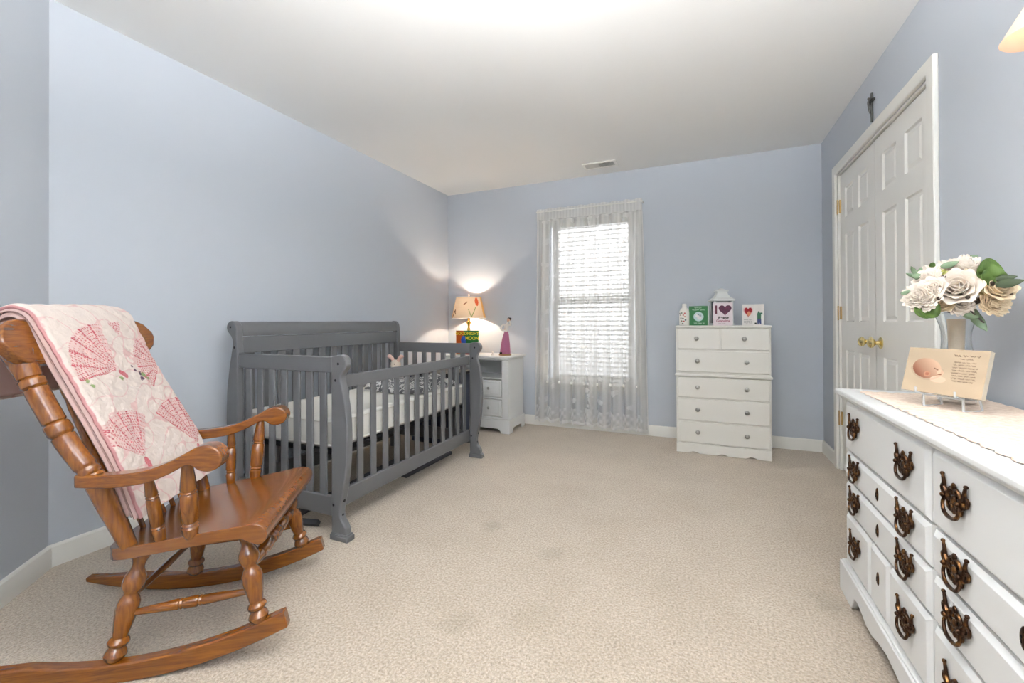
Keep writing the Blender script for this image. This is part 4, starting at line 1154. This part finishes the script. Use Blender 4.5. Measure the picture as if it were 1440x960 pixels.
def make_pull(parent, y, z, X, sc=1.0):
    """pierced batwing pull with upswept horns and a hanging bail"""
    bm = BM()
    def T(a, b, h=0): return (X - h*sc, y - a*sc, z + b*sc)
    # rosettes at the posts with scrolled horns
    for s in (-1, 1):
        ball(bm, T(s*0.030, 0.004, 0.006), (0.006*sc, 0.011*sc, 0.012*sc), 12, 8)
        ball(bm, T(s*0.030, 0.004, 0.012), 0.006*sc, 10, 6)
        hn = smooth_curve([(s*0.030, 0.010), (s*0.040, 0.020), (s*0.041, 0.032), (s*0.046, 0.046)], 4)
        sweep(bm, [T(a, b, 0.006) for a, b in hn], [0.0058*sc*(1 - 0.5*k/12) for k in range(13)], seg=8)
        ball(bm, T(s*0.047, 0.047, 0.006), 0.0045*sc, 8, 6)
        c2 = smooth_curve([(s*0.034, 0.0), (s*0.048, 0.006), (s*0.052, 0.018), (s*0.044, 0.022), (s*0.040, 0.014)], 4)
        sweep(bm, [T(a, b, 0.005) for a, b in c2], 0.0036*sc, seg=7)
        c3 = smooth_curve([(s*0.028, -0.004), (s*0.024, -0.018), (s*0.012, -0.022), (s*0.008, -0.012), (s*0.016, -0.008)], 4)
        sweep(bm, [T(a, b, 0.005) for a, b in c3], 0.0036*sc, seg=7)
        c4 = smooth_curve([(s*0.024, 0.010), (s*0.018, 0.024), (s*0.006, 0.028), (s*0.004, 0.018), (s*0.012, 0.014)], 4)
        sweep(bm, [T(a, b, 0.005) for a, b in c4], 0.0036*sc, seg=7)
        sweep(bm, [T(s*0.028, 0.004, 0.005), T(s*0.008, -0.001, 0.006)], 0.0042*sc, seg=7)
    ball(bm, T(0, 0.002, 0.006), (0.005*sc, 0.009*sc, 0.011*sc), 10, 6)
    ball(bm, T(0, 0.032, 0.006), (0.0045*sc, 0.007*sc, 0.009*sc), 10, 6)
    ball(bm, T(0, -0.02, 0.006), (0.004*sc, 0.006*sc, 0.007*sc), 10, 6)
    p = obj('pull', bm, bronze_m, parent)
    bm = BM()
    bl_ = smooth_curve([(-0.031, 0.003), (-0.036, -0.012), (-0.028, -0.027), (-0.012, -0.033), (0.012, -0.033), (0.028, -0.027), (0.036, -0.012), (0.031, 0.003)], 5)
    sweep(bm, [T(a*0.92, b, 0.010 + 0.004*max(0, -b/0.033)) for a, b in bl_], [0.0030*sc + 0.0012*sc*math.sin(PI*k/(len(bl_) - 1)) for k in range(len(bl_))], seg=8)
    for v in list(bm.verts): pass
    b_ = obj('bail', bm, bronze_m, parent)
    return p
def keyhole(parent, y, z, X):
    bm = BM(); ball(bm, (X, y, z), (0.0045, 0.0095, 0.021), 16, 10); obj('keyhole_plate', bm, bronze_m, parent)
    bm = BM(); ball(bm, (X - 0.0042, y, z + 0.003), (0.001, 0.003, 0.003), 10, 6); box(bm, (X - 0.0050, y - 0.0015, z - 0.008), (X - 0.0035, y + 0.0015, z + 0.003)); obj('keyhole', bm, bolt_m, parent)
def front(name, y0, y1, z0, z1, par):
    """raised drawer front with a thumb-moulded edge"""
    bm = BM(); A = [(y0, z0), (y1, z0), (y1, z1), (y0, z1)]
    loops = [(BX - 0.0005, 0), (FX + 0.009, 0), (FX + 0.0005, 0.011), (FX, 0.0125)]
    R = []
    for x, i in loops:
        R.append([bm.verts.new((x, y + (i if k in (0, 3) else -i), z + (i if k in (0, 1) else -i))) for k, (y, z) in enumerate(A)])
    for a, b in zip(R, R[1:]):
        for k in range(4): bm.faces.new((a[k], a[(k+1) % 4], b[(k+1) % 4], b[k]))
    bm.faces.new(R[-1]); bm.faces.new(R[0][::-1])
    return obj(name, bm, cool_white_m, par, angle=18)
for c0, c1 in ((1.372, 2.022), (0.705, 1.352)):
    ym = (c0 + c1)/2
    for z0, z1, kh in ((0.550, 0.733, False), (0.440, 0.541, True), (0.322, 0.432, True)):
        dr = front('drawer', c0, c1, z0, z1, DR)
        for s in (-1, 1): make_pull(dr, ym + s*0.207, (z0 + z1)/2 + 0.006, FX)
        if kh: keyhole(dr, ym, (z0 + z1)/2 + 0.004, FX)
    z0, z1 = 0.126, 0.313
    dr = front('drawer', c0, ym - 0.082, z0, z1, DR); make_pull(dr, ym - 0.207, 0.226, FX)
    dc = front('center_panel', ym - 0.072, ym + 0.072, z0, z1, dr); keyhole(dc, ym, 0.232, FX)
    dl = front('side_panel', ym + 0.082, c1, z0, z1, dr); make_pull(dr, ym + 0.207, 0.226, FX)

# lace runner on the dresser
DT = 0.772
run_m = M('peach_lace_runner', (240, 222, 206), rough=0.9, spec=0.1, bump=(130, 0.7, 0.004), var=(70, (226, 204, 186), 0.45, 0.62))
def runner(u, v):
    y = 0.70 + 1.29*v; x = 0.548 + 0.316*u
    if u < 0.08: x -= 0.010*abs(math.sin(v*PI*26))*(1 - u/0.08)
    if v > 0.97: y += 0.010*abs(math.sin(u*PI*7))
    return (x, y, DT + 0.0042 + 0.0012*math.sin(u*40)*math.sin(v*120))
tag(sheet('lace_runner', runner, 60, 240, run_m, None, None, solid=0.0014), 'peach lace table runner with scalloped edge along the white dresser top', 'table runner')

# vase and wedding-style bouquet
VX, VY, VZ = 0.747, 1.825, DT + 0.003
vg = M('vase_glass', (250, 252, 252), rough=0.02, trans=1.0, ior=1.45)
va = thing('glass_vase', 'clear glass hourglass vase holding the bouquet on the dresser', 'vase', (VX, VY, VZ))
vp = smooth_curve([(0.0, .0435), (.05, .046), (.10, .046), (.15, .040), (.20, .034), (.235, .037), (.270, .047), (.286, .052)], 5)
bm = BM(); zl(bm, (0, 0, 0), [(z, r) for z, r in vp] + [(.287, .0505)] + [(z, r - .0022) for z, r in vp[::-1] if z > 0.012] + [(0.012, .012)], seg=40); obj('body', bm, vg, va)
bq = thing('flower_bouquet', 'bouquet of white and cream roses with green leaves standing in the vase', 'bouquet', (VX, VY, VZ))
satin = M('champagne_satin', (246, 224, 194), rough=0.35, sheen=0.2, bump=(50, 0.2, 0.004), stretch=(1, 1, 6))
bm = BM(); zl(bm, (0, 0, 0), [(.020, .016), (.03, .018), (.10, .0185), (.18, .019), (.25, .021), (.268, .022)], seg=24); obj('wrapped_stems', bm, satin, bq)
def petal_surface(bm, base, axis, ang, r_in, height, width, curl, open_, seg=6):
    """one cupped petal leaning out from the flower's axis"""
    x, y, d = frame(axis)
    rad = x*math.cos(ang) + y*math.sin(ang); tan = d.cross(rad)
    rows = []
    for j in range(seg + 1):
        v = j/seg
        w = width*max(0.16, (max(0.0, 1 - (1.86*v - 0.92)**2))**0.5)
        row = []
        for i in range(seg + 1):
            u = -1 + 2*i/seg
            out = r_in + open_*v**1.5 - r_in*0.55*(u*u)*(1 - 0.4*v) + curl*max(0, v - 0.65)**1.3*3
            hgt = height*(v - 0.30*max(0, v - 0.7)*min(1.0, curl*25)) - 0.05*height*u*u*v
            row.append(bm.verts.new(Vector(base) + rad*out + tan*(u*w) + d*hgt))
        rows.append(row)
    for a, b in zip(rows, rows[1:]):
        for i in range(seg): bm.faces.new((a[i], a[i+1], b[i+1], b[i]))
def rose(name, c, axis, R, mat, label=None, layers=5, seed=0, frilly=False):
    r = random.Random(seed); bm = BM(); axis = Vector(axis).normalized()
    base = Vector(c) - axis*R*0.55
    if frilly:
        for L in range(8):
            f = L/7; n = 6 + L*2
            for k in range(n):
                petal_surface(bm, base + Vector((r.uniform(-1, 1), r.uniform(-1, 1), r.uniform(-1, 1)))*R*0.05, axis, 2*PI*k/n + r.uniform(-.25, .25), R*(0.04 + 0.30*f), R*(1.18 - 0.55*f) * r.uniform(.9, 1.08), R*(0.24 + 0.10*f), R*0.06*f, R*(0.06 + 0.58*f), 5)
    else:
        for L in range(layers):
            f = L/(layers - 1); n = 3 + L
            for k in range(n):
                petal_surface(bm, base, axis, 2*PI*(k + 0.5*(L % 2))/n + r.uniform(-.15, .15), R*(0.08 + 0.34*f), R*(1.05 - 0.42*f) * r.uniform(.95, 1.05), R*(0.28 + 0.34*f), R*0.10*f, R*(0.05 + 0.50*f*f), 6)
    ball(bm, base + axis*R*0.35, R*0.30, 10, 7)
    o = obj(name, bm, mat, bq, recalc=False)
    md = o.modifiers.new('thick', 'SOLIDIFY'); md.thickness = 0.0009
    if label: o['label'] = label
    return o
pm1 = M('petal_white', (236, 226, 214), rough=0.7, spec=0.2, sub=0.1); pm2 = M('petal_cream', (232, 214, 184), rough=0.7, spec=0.2); pm3 = M('petal_yellow_cream', (240, 226, 176), rough=0.7, spec=0.2); pm4 = M('petal_green', (176, 178, 104), rough=0.7, spec=0.2)
cam_dir = Vector((-0.36, -0.92, 0.06))
BC = Vector((0.715, 1.76, 1.10))
def loc(p): return tuple(Vector(p) - Vector((VX, VY, VZ)))
def outdir(p, k=0.9):
    d = (Vector(p) - BC).normalized()*k + cam_dir*0.75 + Vector((0, 0, 0.25)); return d.normalized()
FL = [('rose', (0.693, 1.686, 1.137), .058, pm1, False, 'large open white rose at the front', (-0.42, -0.86, 0.26)),
      ('rose', (0.638, 1.684, 1.139), .036, pm1, False, 'small white rose at the left', None),
      ('carnation', (0.616, 1.695, 1.110), .052, pm1, True, 'ruffled white bloom at far left', None),
      ('carnation', (0.745, 1.770, 1.198), .066, pm1, True, 'big ruffled white bloom at the top', None),
      ('carnation', (0.764, 1.706, 1.140), .046, pm3, True, 'pale yellow ruffled bloom', None),
      ('rose', (0.776, 1.664, 1.130), .042, pm2, False, 'cream rose at far right', None),
      ('rose', (0.775, 1.690, 1.087), .042, pm2, True, 'cream bloom drooping at lower right', None),
      ('carnation', (0.712, 1.715, 1.090), .040, pm1, True, 'white bloom below the large rose', None),
      ('rose', (0.672, 1.710, 1.092), .032, pm2, False, 'half closed cream rose', None),
      ('hydrangea', (0.664, 1.737, 1.172), .034, pm4, True, 'greenish bloom at upper left', None),
      ('carnation', (0.705, 1.800, 1.185), .055, pm1, True, None, None),
      ('carnation', (0.735, 1.735, 1.165), .045, pm2, True, None, None),
      ('carnation', (0.655, 1.740, 1.130), .050, pm1, True, None, None),
      ('carnation', (0.735, 1.800, 1.115), .055, pm1, True, None, None),
      ('carnation', (0.700, 1.740, 1.150), .050, pm1, True, None, None), 
      ('carnation', (0.640, 1.720, 1.165), .040, pm1, True, None, None), ('carnation', (0.690, 1.770, 1.110), .045, pm2, True, None, None), ('carnation', (0.665, 1.780, 1.190), .040, pm1, True, None, None)]
for i, (n, p, R, m, fr_, lb, ax) in enumerate(FL):
    rose(n, loc(p), ax or outdir(p), R*0.97, m, lb, seed=i, frilly=fr_)
leaf_m = M('leaf_green', (92, 118, 56), rough=0.5, var=(40, (58, 84, 36), 0.4, 0.65)); leaf_d = M('leaf_dark', (64, 76, 52), rough=0.5); leaf_s = M('leaf_sage', (112, 132, 104), rough=0.55); stem_m = M('dark_stem', (52, 38, 28), rough=0.6)
def leafm(tip, base, w, mat, bend=0.15, n=8, fold=0.25):
    tip = Vector(loc(tip)); base = Vector(loc(base)); d = tip - base; L = d.length; d.normalize()
    side = d.cross(-cam_dir).normalized(); up = side.cross(d).normalized()
    bm = BM(); rows = []
    for j in range(n + 1):
        v = j/n; ww = w*math.sin(PI*min(1, v*0.93 + 0.07))**0.8
        c = base + d*(L*v) + up*(bend*L*math.sin(PI*v))
        rows.append([bm.verts.new(c + side*(ww*u) + up*(abs(u)*ww*fold)) for u in (-1, -0.5, 0, 0.5, 1)])
    for a, b in zip(rows, rows[1:]):
        for i in range(4): bm.faces.new((a[i], a[i+1], b[i+1], b[i]))
    o = obj('leaf', bm, mat, bq, recalc=False); md = o.modifiers.new('thick', 'SOLIDIFY'); md.thickness = 0.0012; return o
leafm((0.782, 1.655, 1.170), (0.722, 1.640, 1.192), .030, leaf_m, 0.2)
leafm((0.792, 1.650, 1.148), (0.735, 1.655, 1.172), .026, leaf_m, 0.2)
leafm((0.806, 1.622, 1.146), (0.745, 1.62, 1.135), .012, leaf_d)
leafm((0.796, 1.632, 1.158), (0.75, 1.63, 1.150), .010, leaf_d)
leafm((0.590, 1.660, 1.055), (0.650, 1.70, 1.085), .024, leaf_m, 0.1)
leafm((0.618, 1.668, 1.045), (0.655, 1.70, 1.088), .018, leaf_m, 0.1)
leafm((0.764, 1.700, 1.005), (0.730, 1.715, 1.075), .013, leaf_s, 0.15)
leafm((0.742, 1.690, 1.045), (0.715, 1.72, 1.075), .017, leaf_s, 0.15)
leafm((0.590, 1.730, 1.186), (0.640, 1.74, 1.165), .006, leaf_s); leafm((0.605, 1.735, 1.208), (0.622, 1.74, 1.175), .006, leaf_s); leafm((0.635, 1.745, 1.205), (0.622, 1.74, 1.175), .007, leaf_s); leafm((0.600, 1.71, 1.172), (0.625, 1.72, 1.178), .010, leaf_s)
leafm((0.553, 1.657, 1.118), (0.582, 1.675, 1.128), .006, leaf_s)
leafm((0.815, 1.857, 1.246), (0.775, 1.83, 1.228), .014, leaf_s); leafm((0.715, 1.725, 1.215), (0.672, 1.725, 1.200), .010, leaf_s); leafm((0.655, 1.745, 1.215), (0.668, 1.75, 1.205), .008, leaf_m)
bm = BM()
for (p, q, r) in [((0.74, 1.72, 1.098), (0.800, 1.662, 1.112), .0042), ((0.715, 1.72, 1.075), (0.76, 1.69, 1.10), .005), ((0.70, 1.74, 1.06), (0.72, 1.74, 1.10), .009), ((0.73, 1.75, 1.06), (0.735, 1.74, 1.10), .010), ((0.725, 1.71, 1.075), (0.755, 1.695, 1.03), .002)]:
    sweep(bm, [loc(p), loc(q)], r, seg=8)
obj('twig', bm, stem_m, bq)
bm = BM()
for p in [(0.645, 1.668, 1.103), (0.757, 1.66, 1.142), (0.705, 1.66, 1.104), (0.668, 1.70, 1.168)]: ball(bm, loc(p), .0055, 10, 6)
obj('berry', bm, stem_m, bq)

# photo plaque on a clear easel
u_e = Vector((0.571, -0.821, 0)); nrm = Vector((-0.821, -0.571, 0)); tl = math.radians(16)
upv = Vector((0.821*math.sin(tl), 0.571*math.sin(tl), math.cos(tl)))
B0 = Vector((0.586, 1.757, 0.821)); PWd, PHt = 0.202, 0.137
nf = u_e.cross(upv).normalized()
if nf.dot(nrm) < 0: nf = -nf
PLM = Matrix(((u_e.x, upv.x, nf.x, B0.x), (u_e.y, upv.y, nf.y, B0.y), (u_e.z, upv.z, nf.z, B0.z), (0, 0, 0, 1)))
pq = thing('photo_plaque', 'glass plaque with a sleeping newborn photo and verse in front of the vase', 'plaque', tuple(B0))
PLL = Matrix.Translation(-B0) @ PLM
def baby(u, v):
    x = u*PWd; y = v*PHt
    c = np.array(lin((206, 184, 156)))
    w = math.sin(x*60 + 2*math.sin(y*50)) * 0.5 + math.sin(y*90 + x*30)*0.5
    c = c*(1 + 0.05*w)
    # head, cheek, ear, hand
    dx, dy = (x - 0.058)/0.038, (y - 0.074)/0.031
    r = dx*dx + dy*dy + 0.25*dx*dy
    if r < 1:
        s = max(0, min(1, 0.5 + 0.45*dx + 0.35*dy))
        c = np.array(lin((140, 84, 62)))*(1 - s) + np.array(lin((226, 188, 158)))*s
        if ((x - 0.062)/0.009)**2 + ((y - 0.057)/0.008)**2 < 1: c = np.array(lin((204, 146, 116)))
        if ((x - 0.062)/0.005)**2 + ((y - 0.057)/0.0045)**2 < 1: c = np.array(lin((180, 116, 90)))
        if abs(y - 0.074 + (x - 0.083)*0.5) < 0.0012 and 0.077 < x < 0.090: c = np.array(lin((116, 78, 56)))
    if ((x - 0.095)/0.008)**2 + ((y - 0.064)/0.010)**2 < 1: c = np.array(lin((236, 196, 166)))
    if abs(y - 0.0585) < 0.001 and 0.090 < x < 0.099: c = np.array(lin((140, 90, 64)))
    if ((x - 0.092)/0.020)**2 + ((y - 0.043)/0.010)**2 < 1: c = np.array(lin((238, 202, 174)))
    if r >= 1 and r < 1.35 and dy < 0: c = c*0.86
    return tuple(np.clip(c*0.74, 0, 1))
def plane_fn(u, v): return PLL @ Vector((u*PWd, v*PHt, 0.0004))
sheet('photo', plane_fn, 150, 100, M('photo_print', (222, 200, 172), rough=0.25, spec=0.5, attr='Col'), pq, baby)
bm = bx((0, 0, -0.016), (PWd, PHt, 0)); bm.transform(PLL); obj('glass_block', bm, M('plaque_edge', (200, 192, 172), rough=0.15, spec=0.5), pq, bevel=0.001)
ink = M('verse_ink', (96, 72, 56), rough=0.6)
for i, (w, yy) in enumerate([(0.062, 0.118), (0.032, 0.109), (0.055, 0.099), (0.058, 0.091), (0.060, 0.083), (0.060, 0.075), (0.062, 0.067), (0.056, 0.059), (0.058, 0.051), (0.048, 0.043)]):
    scribble(pq, ink, 0.152 - w/2, 0, w, 0.0042 if i else 0.0056, 0, 40 + i, 'verse_line', PLL @ Matrix.Translation((0, yy, 0.0008)) @ Matrix.Rotation(-PI/2, 4, 'X'))
es = thing('clear_easel', 'small clear acrylic easel under the photo plaque on the lace runner', 'stand', tuple(B0))
ac = bpy.data.materials.new('clear_acrylic'); ac.use_nodes = True
nt = ac.node_tree; nt.nodes.remove(nt.nodes['Principled BSDF'])
t_ = nt.nodes.new('ShaderNodeBsdfTransparent'); d_ = nt.nodes.new('ShaderNodeBsdfDiffuse'); d_.inputs['Color'].default_value = (*lin((236, 242, 246)), 1)
m_ = nt.nodes.new('ShaderNodeMixShader'); m_.inputs['Fac'].default_value = 0.42
nt.links.new(t_.outputs['BSDF'], m_.inputs[1]); nt.links.new(d_.outputs['BSDF'], m_.inputs[2]); nt.links.new(m_.outputs['Shader'], nt.nodes['Material Output'].inputs['Surface'])
for x in (0.050, 0.150):
    bm = BM()
    f0 = PLL @ Vector((x, -0.003, 0.012)); f1 = PLL @ Vector((x, -0.003, -0.019)); t1 = PLL @ Vector((x, 0.10, -0.021))
    zf = DT + 0.004 - B0.z
    foot = Vector((f1.x + 0.002, f1.y + 0.002, zf)); rear = Vector((f1.x + 0.060, f1.y + 0.042, zf))
    sweep(bm, [f0 + Vector((0, 0, 0.014)), f0, f1, foot], 0.003, seg=8); sweep(bm, [t1, rear], 0.003, seg=8); sweep(bm, [foot, rear], 0.003, seg=8); sweep(bm, [f1, t1], 0.003, seg=8)
    obj('leg', bm, ac, es)
bm = BM(); sweep(bm, [PLL @ Vector((0.050, -0.004, -0.019)), PLL @ Vector((0.150, -0.004, -0.019))], 0.003, seg=8); obj('crossbar', bm, ac, es)

# ------------------------------------------------------------------ lights: sconce, added fill lamps, daylight
FILL_BULB = 800.0
# wall sconce whose shade just shows in the upper right corner
sc_ = thing('wall_sconce', 'small peach sconce shade on the right wall above the dresser', 'lamp', (0.798, 1.509, 1.752))
shm = bpy.data.materials.new('peach_shade'); shm.use_nodes = True
nt = shm.node_tree; nt.nodes.remove(nt.nodes['Principled BSDF'])
d = nt.nodes.new('ShaderNodeBsdfDiffuse'); t = nt.nodes.new('ShaderNodeBsdfTranslucent'); mx = nt.nodes.new('ShaderNodeMixShader'); mx.inputs['Fac'].default_value = 0.35
for q in (d, t): q.inputs['Color'].default_value = (*lin((236, 214, 200)), 1)
nt.links.new(d.outputs['BSDF'], mx.inputs[1]); nt.links.new(t.outputs['BSDF'], mx.inputs[2]); nt.links.new(mx.outputs['Shader'], nt.nodes['Material Output'].inputs['Surface'])
def cone(u, v):
    a = 2*PI*u; r = 0.085 + (0.030 - 0.085)*v; return (r*math.cos(a), r*math.sin(a), 0.10*v)
sheet('lamp_shade', cone, 48, 6, shm, sc_, None)
bm = BM(); sweep(bm, smooth_curve([(0, 0, 0.0), (0, 0, -0.05), (0.03, 0, -0.075), (0.09, 0, -0.07)], 5), 0.006, seg=10); obj('arm', bm, gold_m, sc_)
bm = BM(); lathe(bm, (0.092, 0, -0.07), (0.080, 0, -0.07), [(0, .04), (.6, .04), (1, .03)], seg=24); obj('backplate', bm, gold_m, sc_)
bm = BM(); ball(bm, (0, 0, 0.035), (0.016, 0.016, 0.022), 14, 8); obj('bulb', bm, M('sconce_bulb', (255, 230, 190), emit=((255, 206, 150), 16.0)), sc_)
# added fill: unseen bowl light above the frame, mostly lighting the ceiling
cl = thing('ceiling_fill', 'added fill light in a white glass bowl hanging from the ceiling out of view', 'lamp', (-0.28, 0.72, H))
bm = BM(); zl(bm, (0, 0, 0), [(-0.03, .03), (-0.022, .07), (0.0, .075)], seg=32); obj('canopy', bm, trim_m, cl)
bm = BM(); zl(bm, (0, 0, 0), [(-0.470, .008), (-0.02, .008)], seg=12); obj('stem', bm, trim_m, cl)
bm = BM(); zl(bm, (0, 0, 0), [(-0.515, .02), (-0.510, .08), (-0.488, .14), (-0.445, .185), (-0.415, .200), (-0.416, .196), (-0.448, .178), (-0.482, .135), (-0.500, .08), (-0.505, .02)], seg=40); obj('glass_bowl', bm, M('fill_bowl', (255, 255, 255), emit=((254, 253, 252), 19.0)), cl)
for k in range(3):
    al = 2*PI*k/3 + 0.4
    bm = BM(); ball(bm, (0.075*math.cos(al), 0.075*math.sin(al), -0.432), (0.024, 0.024, 0.030), 14, 8); obj('bulb', bm, M('fill_bulb', (255, 255, 255), emit=((254, 253, 252), FILL_BULB)), cl)

# added unseen floor lamp behind the camera, brightening the room off the ceiling
to = thing('fill_uplight', 'added tall white fill lamp standing out of view behind the camera', 'lamp', (0.56, -0.66, 0))
bm = BM(); zl(bm, (0, 0, 0), [(0, .13), (.012, .135), (.022, .12), (.03, .02), (.05, .012), (1.71, .011), (1.73, .02)], seg=28); obj('stand', bm, trim_m, to)
bm = BM(); zl(bm, (0, 0, 0), [(1.725, .02), (1.74, .07), (1.77, .12), (1.82, .155), (1.823, .150), (1.775, .115), (1.745, .065), (1.735, .01)], seg=40); obj('bowl', bm, trim_m, to)
lp = bpy.data.lights.new('fill_uplight_lamp', 'POINT'); lp.energy = 135; lp.shadow_soft_size = 0.03; lp.color = (1.0, 0.995, 0.99)
lo = bpy.data.objects.new('fill_uplight_lamp', lp); link(lo, to); lo.location = (0, 0, 1.80)

# daylight
SKY = 12.0
w = bpy.data.worlds.new('daylight'); SC.world = w; w.use_nodes = True
nt = w.node_tree; bg = nt.nodes['Background']; bg.inputs['Strength'].default_value = 1.0
# overcast sky: bright overhead, paler towards the horizon, dim ground
tc = nt.nodes.new('ShaderNodeTexCoord'); sx = nt.nodes.new('ShaderNodeSeparateXYZ'); nt.links.new(tc.outputs['Generated'], sx.inputs['Vector'])
mr = nt.nodes.new('ShaderNodeMapRange'); mr.inputs['From Min'].default_value = -1; mr.inputs['From Max'].default_value = 1; nt.links.new(sx.outputs['Z'], mr.inputs['Value'])
ra = nt.nodes.new('ShaderNodeValToRGB'); e = ra.color_ramp.elements
e[0].position = 0.0; e[0].color = (0.5, 0.5, 0.5, 1); e[1].position = 1.0; e[1].color = (SKY*1.0, SKY*1.0, SKY*1.0, 1)
for p_, v_ in ((0.44, 0.6), (0.5, 1.15), (0.60, 1.3), (0.72, SKY*0.40)):
    k = e.new(p_); k.color = (v_*0.98, v_*0.99, v_, 1)
nt.links.new(mr.outputs['Result'], ra.inputs['Fac']); nt.links.new(ra.outputs['Color'], bg.inputs['Color'])
for nm, xx0, xx1, z0, z1, yy, ry in (('window_daylight', WX0, WX1, WZ0, WZ1, YB + 0.139, 1),):
    la = bpy.data.lights.new(nm, 'AREA'); la.shape = 'RECTANGLE'; la.size = xx1 - xx0; la.size_y = z1 - z0
    la.cycles.is_portal = True
    lo = bpy.data.objects.new(nm, la); link(lo); lo.location = ((xx0 + xx1)/2, yy, (z0 + z1)/2)
    lo.rotation_euler = (-PI/2 if ry == 1 else PI/2, 0, 0)

# ------------------------------------------------------------------ camera
cam = bpy.data.cameras.new('camera'); co = bpy.data.objects.new('camera', cam); link(co)
F_, CYp = 607.97, 448.83
yaw, pit, rol = 0.410258, 0.005325, -0.004452
av = Vector((-math.sin(yaw)*math.cos(pit), math.cos(yaw)*math.cos(pit), math.sin(pit)))
rv = Vector((math.cos(yaw), math.sin(yaw), 0)); uv = rv.cross(av)
r2 = rv*math.cos(rol) + uv*math.sin(rol); u2 = -rv*math.sin(rol) + uv*math.cos(rol)
co.matrix_world = Matrix(((r2.x, u2.x, -av.x, 0), (r2.y, u2.y, -av.y, 0), (r2.z, u2.z, -av.z, 1.04007), (0, 0, 0, 1)))
cam.sensor_fit = 'HORIZONTAL'; cam.sensor_width = 36; cam.lens = F_/1440*36
cam.shift_x = 0; cam.shift_y = (CYp - 480)/1440
cam.clip_start = 0.02
SC.camera = co
SC.view_settings.view_transform = 'Standard'; SC.view_settings.look = 'None'; SC.view_settings.gamma = 1; SC.view_settings.exposure = 0.65
SC.view_settings.use_curve_mapping = False
SC.cycles.max_bounces = 10; SC.cycles.diffuse_bounces = 6; SC.cycles.transparent_max_bounces = 24; SC.cycles.sample_clamp_indirect = 8.0
SC.cycles.use_denoising = True
